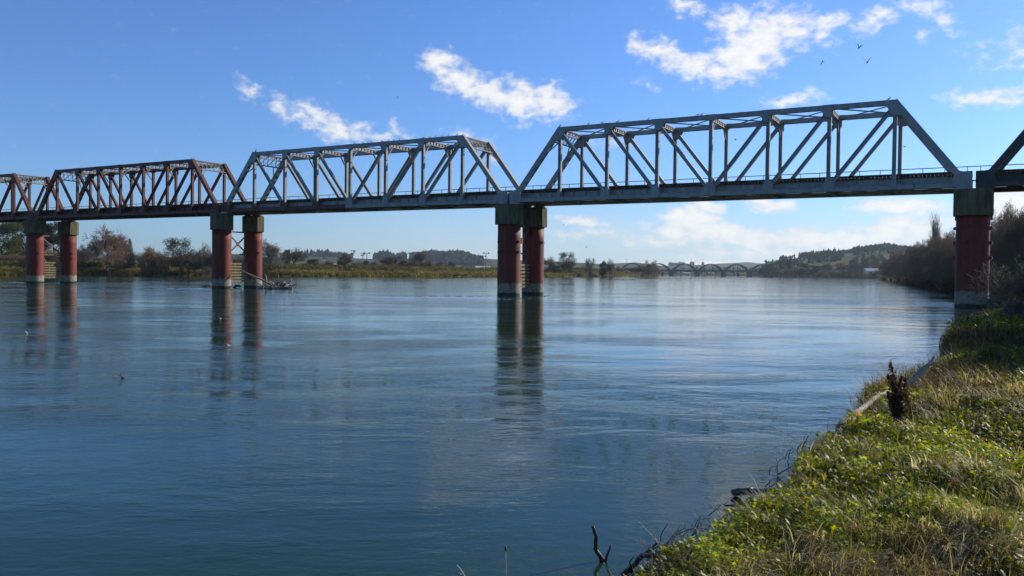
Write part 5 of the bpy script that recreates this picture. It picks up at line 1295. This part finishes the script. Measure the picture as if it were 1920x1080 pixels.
def u_of(k, px):   # panel coordinate of a pixel column on the near chord
    lo, hi = 0., 8.
    for _ in range(40):
        mid_ = (lo+hi)/2; P_ = bpt(ST[k]+mid_*PAN[k], 0, 15.3); v = P_-Vector((0, 0, CAM_H)); x = 960+F_PX*(v.dot(RIGHT)/v.dot(f0))
        if x < px: lo = mid_
        else: hi = mid_
    return lo
g2 = 'gulls perched along the top chord of the half red span'
for px in (690, 696, 716, 729, 738, 749, 795, 806, 817, 828, 841, 857, 664, 680): perch(2, u_of(2, px), 0, 'white gull in the row on the near top chord of the half red span', g2, flip=px % 2 == 0, sc_=.72)
g3 = 'gulls on the far top chord of the half red span'
for u in (5.55, 5.75, 5.95, 6.15, 6.4, 4.3): perch(2, u, WB, 'small gull on the far top chord of the half red span', g3, sc_=.9)
for px, lab in ((1049.5, 'dark bird on the left top corner of the largest span'), (1667, 'dark bird on the right top corner of the largest span')):
    perch(3, u_of(3, px), 0, lab, mat=M_BIRDD, sc_=.8)
for px, lab in ((1103.5, 'white gull second from the left on the largest span'), (1129.5, 'white gull third from the left on the largest span, upright'), (1159.5, 'white gull fourth from the left on the largest span'),
                (1216, 'grey gull alone between the fourth gull and the close pair'), (1309, 'left gull of the close pair on the largest span'), (1316.5, 'right gull of the close pair on the largest span')):
    perch(3, u_of(3, px), 0, lab, sc_=.8)
perch(2, u_of(2, 479.5), 0, 'dark bird on the left top corner of the half red span', mat=M_BIRDD)
# flying birds
def fly(px, py, Y, span, lift, bank, yaw, label, mat, name='gull'):
    e = empty(name, atY(px, py, Y), yaw); tag(e, label, 'bird'); e.rotation_euler = (bank, -.15, yaw)
    mb = bird_body(span*.42); ob = obj('body', mb.mesh('body', True), mat, e, (0, 0, -.13*span*.42*3))
    for sy in (-1, 1):
        mb = MB(); c0 = span*.15; pts = [(0, .02), (.45*span*.5, lift*.6), (1.0*span*.5, lift)]
        q = []
        for (yy, zz), ch, sw in zip([(0, .0), (span*.24, lift*.75), (span*.5, lift*1.0)], (c0, c0*.8, c0*.06), (0, .03, -.12)):
            q.append([(c0/2*0+ch*.5+sw*span, sy*(yy+.02), zz), (ch*-.5+sw*span, sy*(yy+.02), zz)])
        for i in range(2):
            a, b, c_, d_ = q[i][0], q[i][1], q[i+1][1], q[i+1][0]
            mb.add([a, b, c_, d_]+[(p_[0], p_[1], p_[2]+.012*span) for p_ in (a, b, c_, d_)], [(0, 1, 2, 3), (7, 6, 5, 4), (0, 4, 5, 1), (1, 5, 6, 2), (2, 6, 7, 3), (3, 7, 4, 0)])
        obj('wing', mb.mesh('wing'), mat, e)
fly(1611, 89, 60, .75, .28, .35, .5, 'dark bird with raised wings, topmost of the three in the sky', M_BIRDD)
fly(1626, 117, 60, .68, .33, .1, .6, 'dark bird with steep raised wings, lowest right of the three', M_BIRDD)
fly(1542, 115, 60, .55, -.16, -.2, .4, 'dark bird with drooping wings, leftmost of the three in the sky', M_BIRDD)
fly(1379, 262, 60, .42, .06, .3, .3, 'small bird gliding behind the largest span, left of centre', M_BIRDD); fly(1696, 275, 60, .42, .05, .2, .2, 'small bird gliding past the right end post of the largest span', M_BIRDD)
fly(746, 183, 90, .5, .12, .2, .4, 'tiny pale gull high above the half red span', M_GULLG); fly(1056.5, 421, 80, .35, .04, .2, .2, 'tiny bird in flight just right of the middle pier cap', M_BIRDD)
fly(1099, 464, 80, .3, .14, .9, .4, 'tiny bird in flight above the lone tree', M_BIRDD); fly(1296, 486, 90, .32, .05, .2, .3, 'tiny bird over the far arches', M_BIRDD); fly(1209, 315, 80, .4, .05, .2, .3, 'tiny pale gull seen through the left of the largest span', M_GULLG)
# duck
dp = at(231, 709, 0); e = empty('duck', dp, R(200), (.55,)*3); tag(e, 'small brown duck with pale head floating alone on the river', 'duck')
db = bird_body(.30); me = db.mesh('body', True)
obj('body', me, M_DUCK, e, (0, 0, -.085)); 
mb = MB(); mb.tube([(.10, 0, .105), (.125, 0, .125), (.15, 0, .125), (.17, 0, .11)], [.012, .03, .03, .012], 8); obj('head', mb.mesh('head', True), M_LOG, e, (0, 0, -.0))
for px, py, lab in ((413, 597.5, 'white gull floating in the reflection of the driftwood pier, upper of two'), (428, 648, 'white gull floating in the reflection of the driftwood pier, lower of two'), (50, 624, 'tiny white gull floating below the leftmost pier')):
    v = at(px, py, 0); e = empty('floating_gull', v, rr.uniform(2, 4), (.27,)*3); tag(e, lab, 'gull'); obj('body', gm_, M_GULLW, e, (0, 0, -.10)); obj('folded_wings', wing_fold, M_GULLW, e, (-.01, 0, -.118), (0, -.35, 0))
# gravel spit with a line of small birds
a, b = at(1196, 524.6, 0), at(1420, 522.6, 0); n_ = 80; Vb = []; 
for i in range(n_+1):
    u = i/n_; px = 1192+(1436-1192)*u; base = at(px, 524.9-2.4*u, 0); wd_ = 1.0*math.sin(math.pi*min(1, u*1.02+.0))**.4+.05; wv = .35*math.sin(i*.9)+.25*math.sin(i*.37)
    Vb += [(base.x, base.y-wd_+wv, -.1), (base.x, base.y+wv, .17+.06*math.sin(i*1.7)), (base.x, base.y+wd_*2+wv, -.1)]
Fb = [(3*i, 3*i+3, 3*i+4, 3*i+1) for i in range(n_)]+[(3*i+1, 3*i+4, 3*i+5, 3*i+2) for i in range(n_)]
me = bpy.data.meshes.new('gravel_spit'); me.from_pydata(Vb, [], Fb)
tag(obj('gravel_spit', me, simple('spit_gravel', (.16, .115, .085), (.28, .22, .17), 1.5, .9)), 'thin brown gravel spit before the arch bridge', None, None, 'structure')
pxs = [1142, 1145, 1148, 1153.5, 1155.5, 1158, 1162, 1166.5, 1168, 1170.5, 1174.5, 1182.5, 1185, 1188, 1191, 1197, 1201, 1205, 1209, 1213, 1218, 1222, 1226, 1232, 1239, 1246, 1255, 1267, 1269, 1277, 1285, 1292, 1294, 1303, 1309, 1316, 1325, 1333, 1341, 1350, 1362, 1374, 1388, 1402]
for px in pxs:
    py = 524.9-2.4*max(0, (px-1192)/244)+rr.uniform(-.1, .1); v = at(px, py, 0)
    e = empty('wading_bird', (v.x, v.y, .1 if px > 1194 else -.05), rr.uniform(0, 6.28), (1.5,)*3); tag(e, 'small dark bird in the line resting on and beside the gravel spit', 'bird', 'birds along the gravel spit')
    obj('body', gm_, M_BIRDD, e)
# haze
mb = MB(); mb.box(-4800, 4800, -4800, 4800, -2.6, 190)
t = MT('haze'); pv = t.node('ShaderNodeVolumePrincipled'); t.n.remove(t.b); t.l.new(pv.outputs[0], t.o.inputs['Volume'])
pv.inputs['Color'].default_value = (.72, .86, 1.0, 1); pv.inputs['Density'].default_value = 0.00009; pv.inputs['Anisotropy'].default_value = .3
tag(obj('haze', mb.mesh('haze'), t.m), 'thin blue air over the whole valley', None, None, 'stuff')
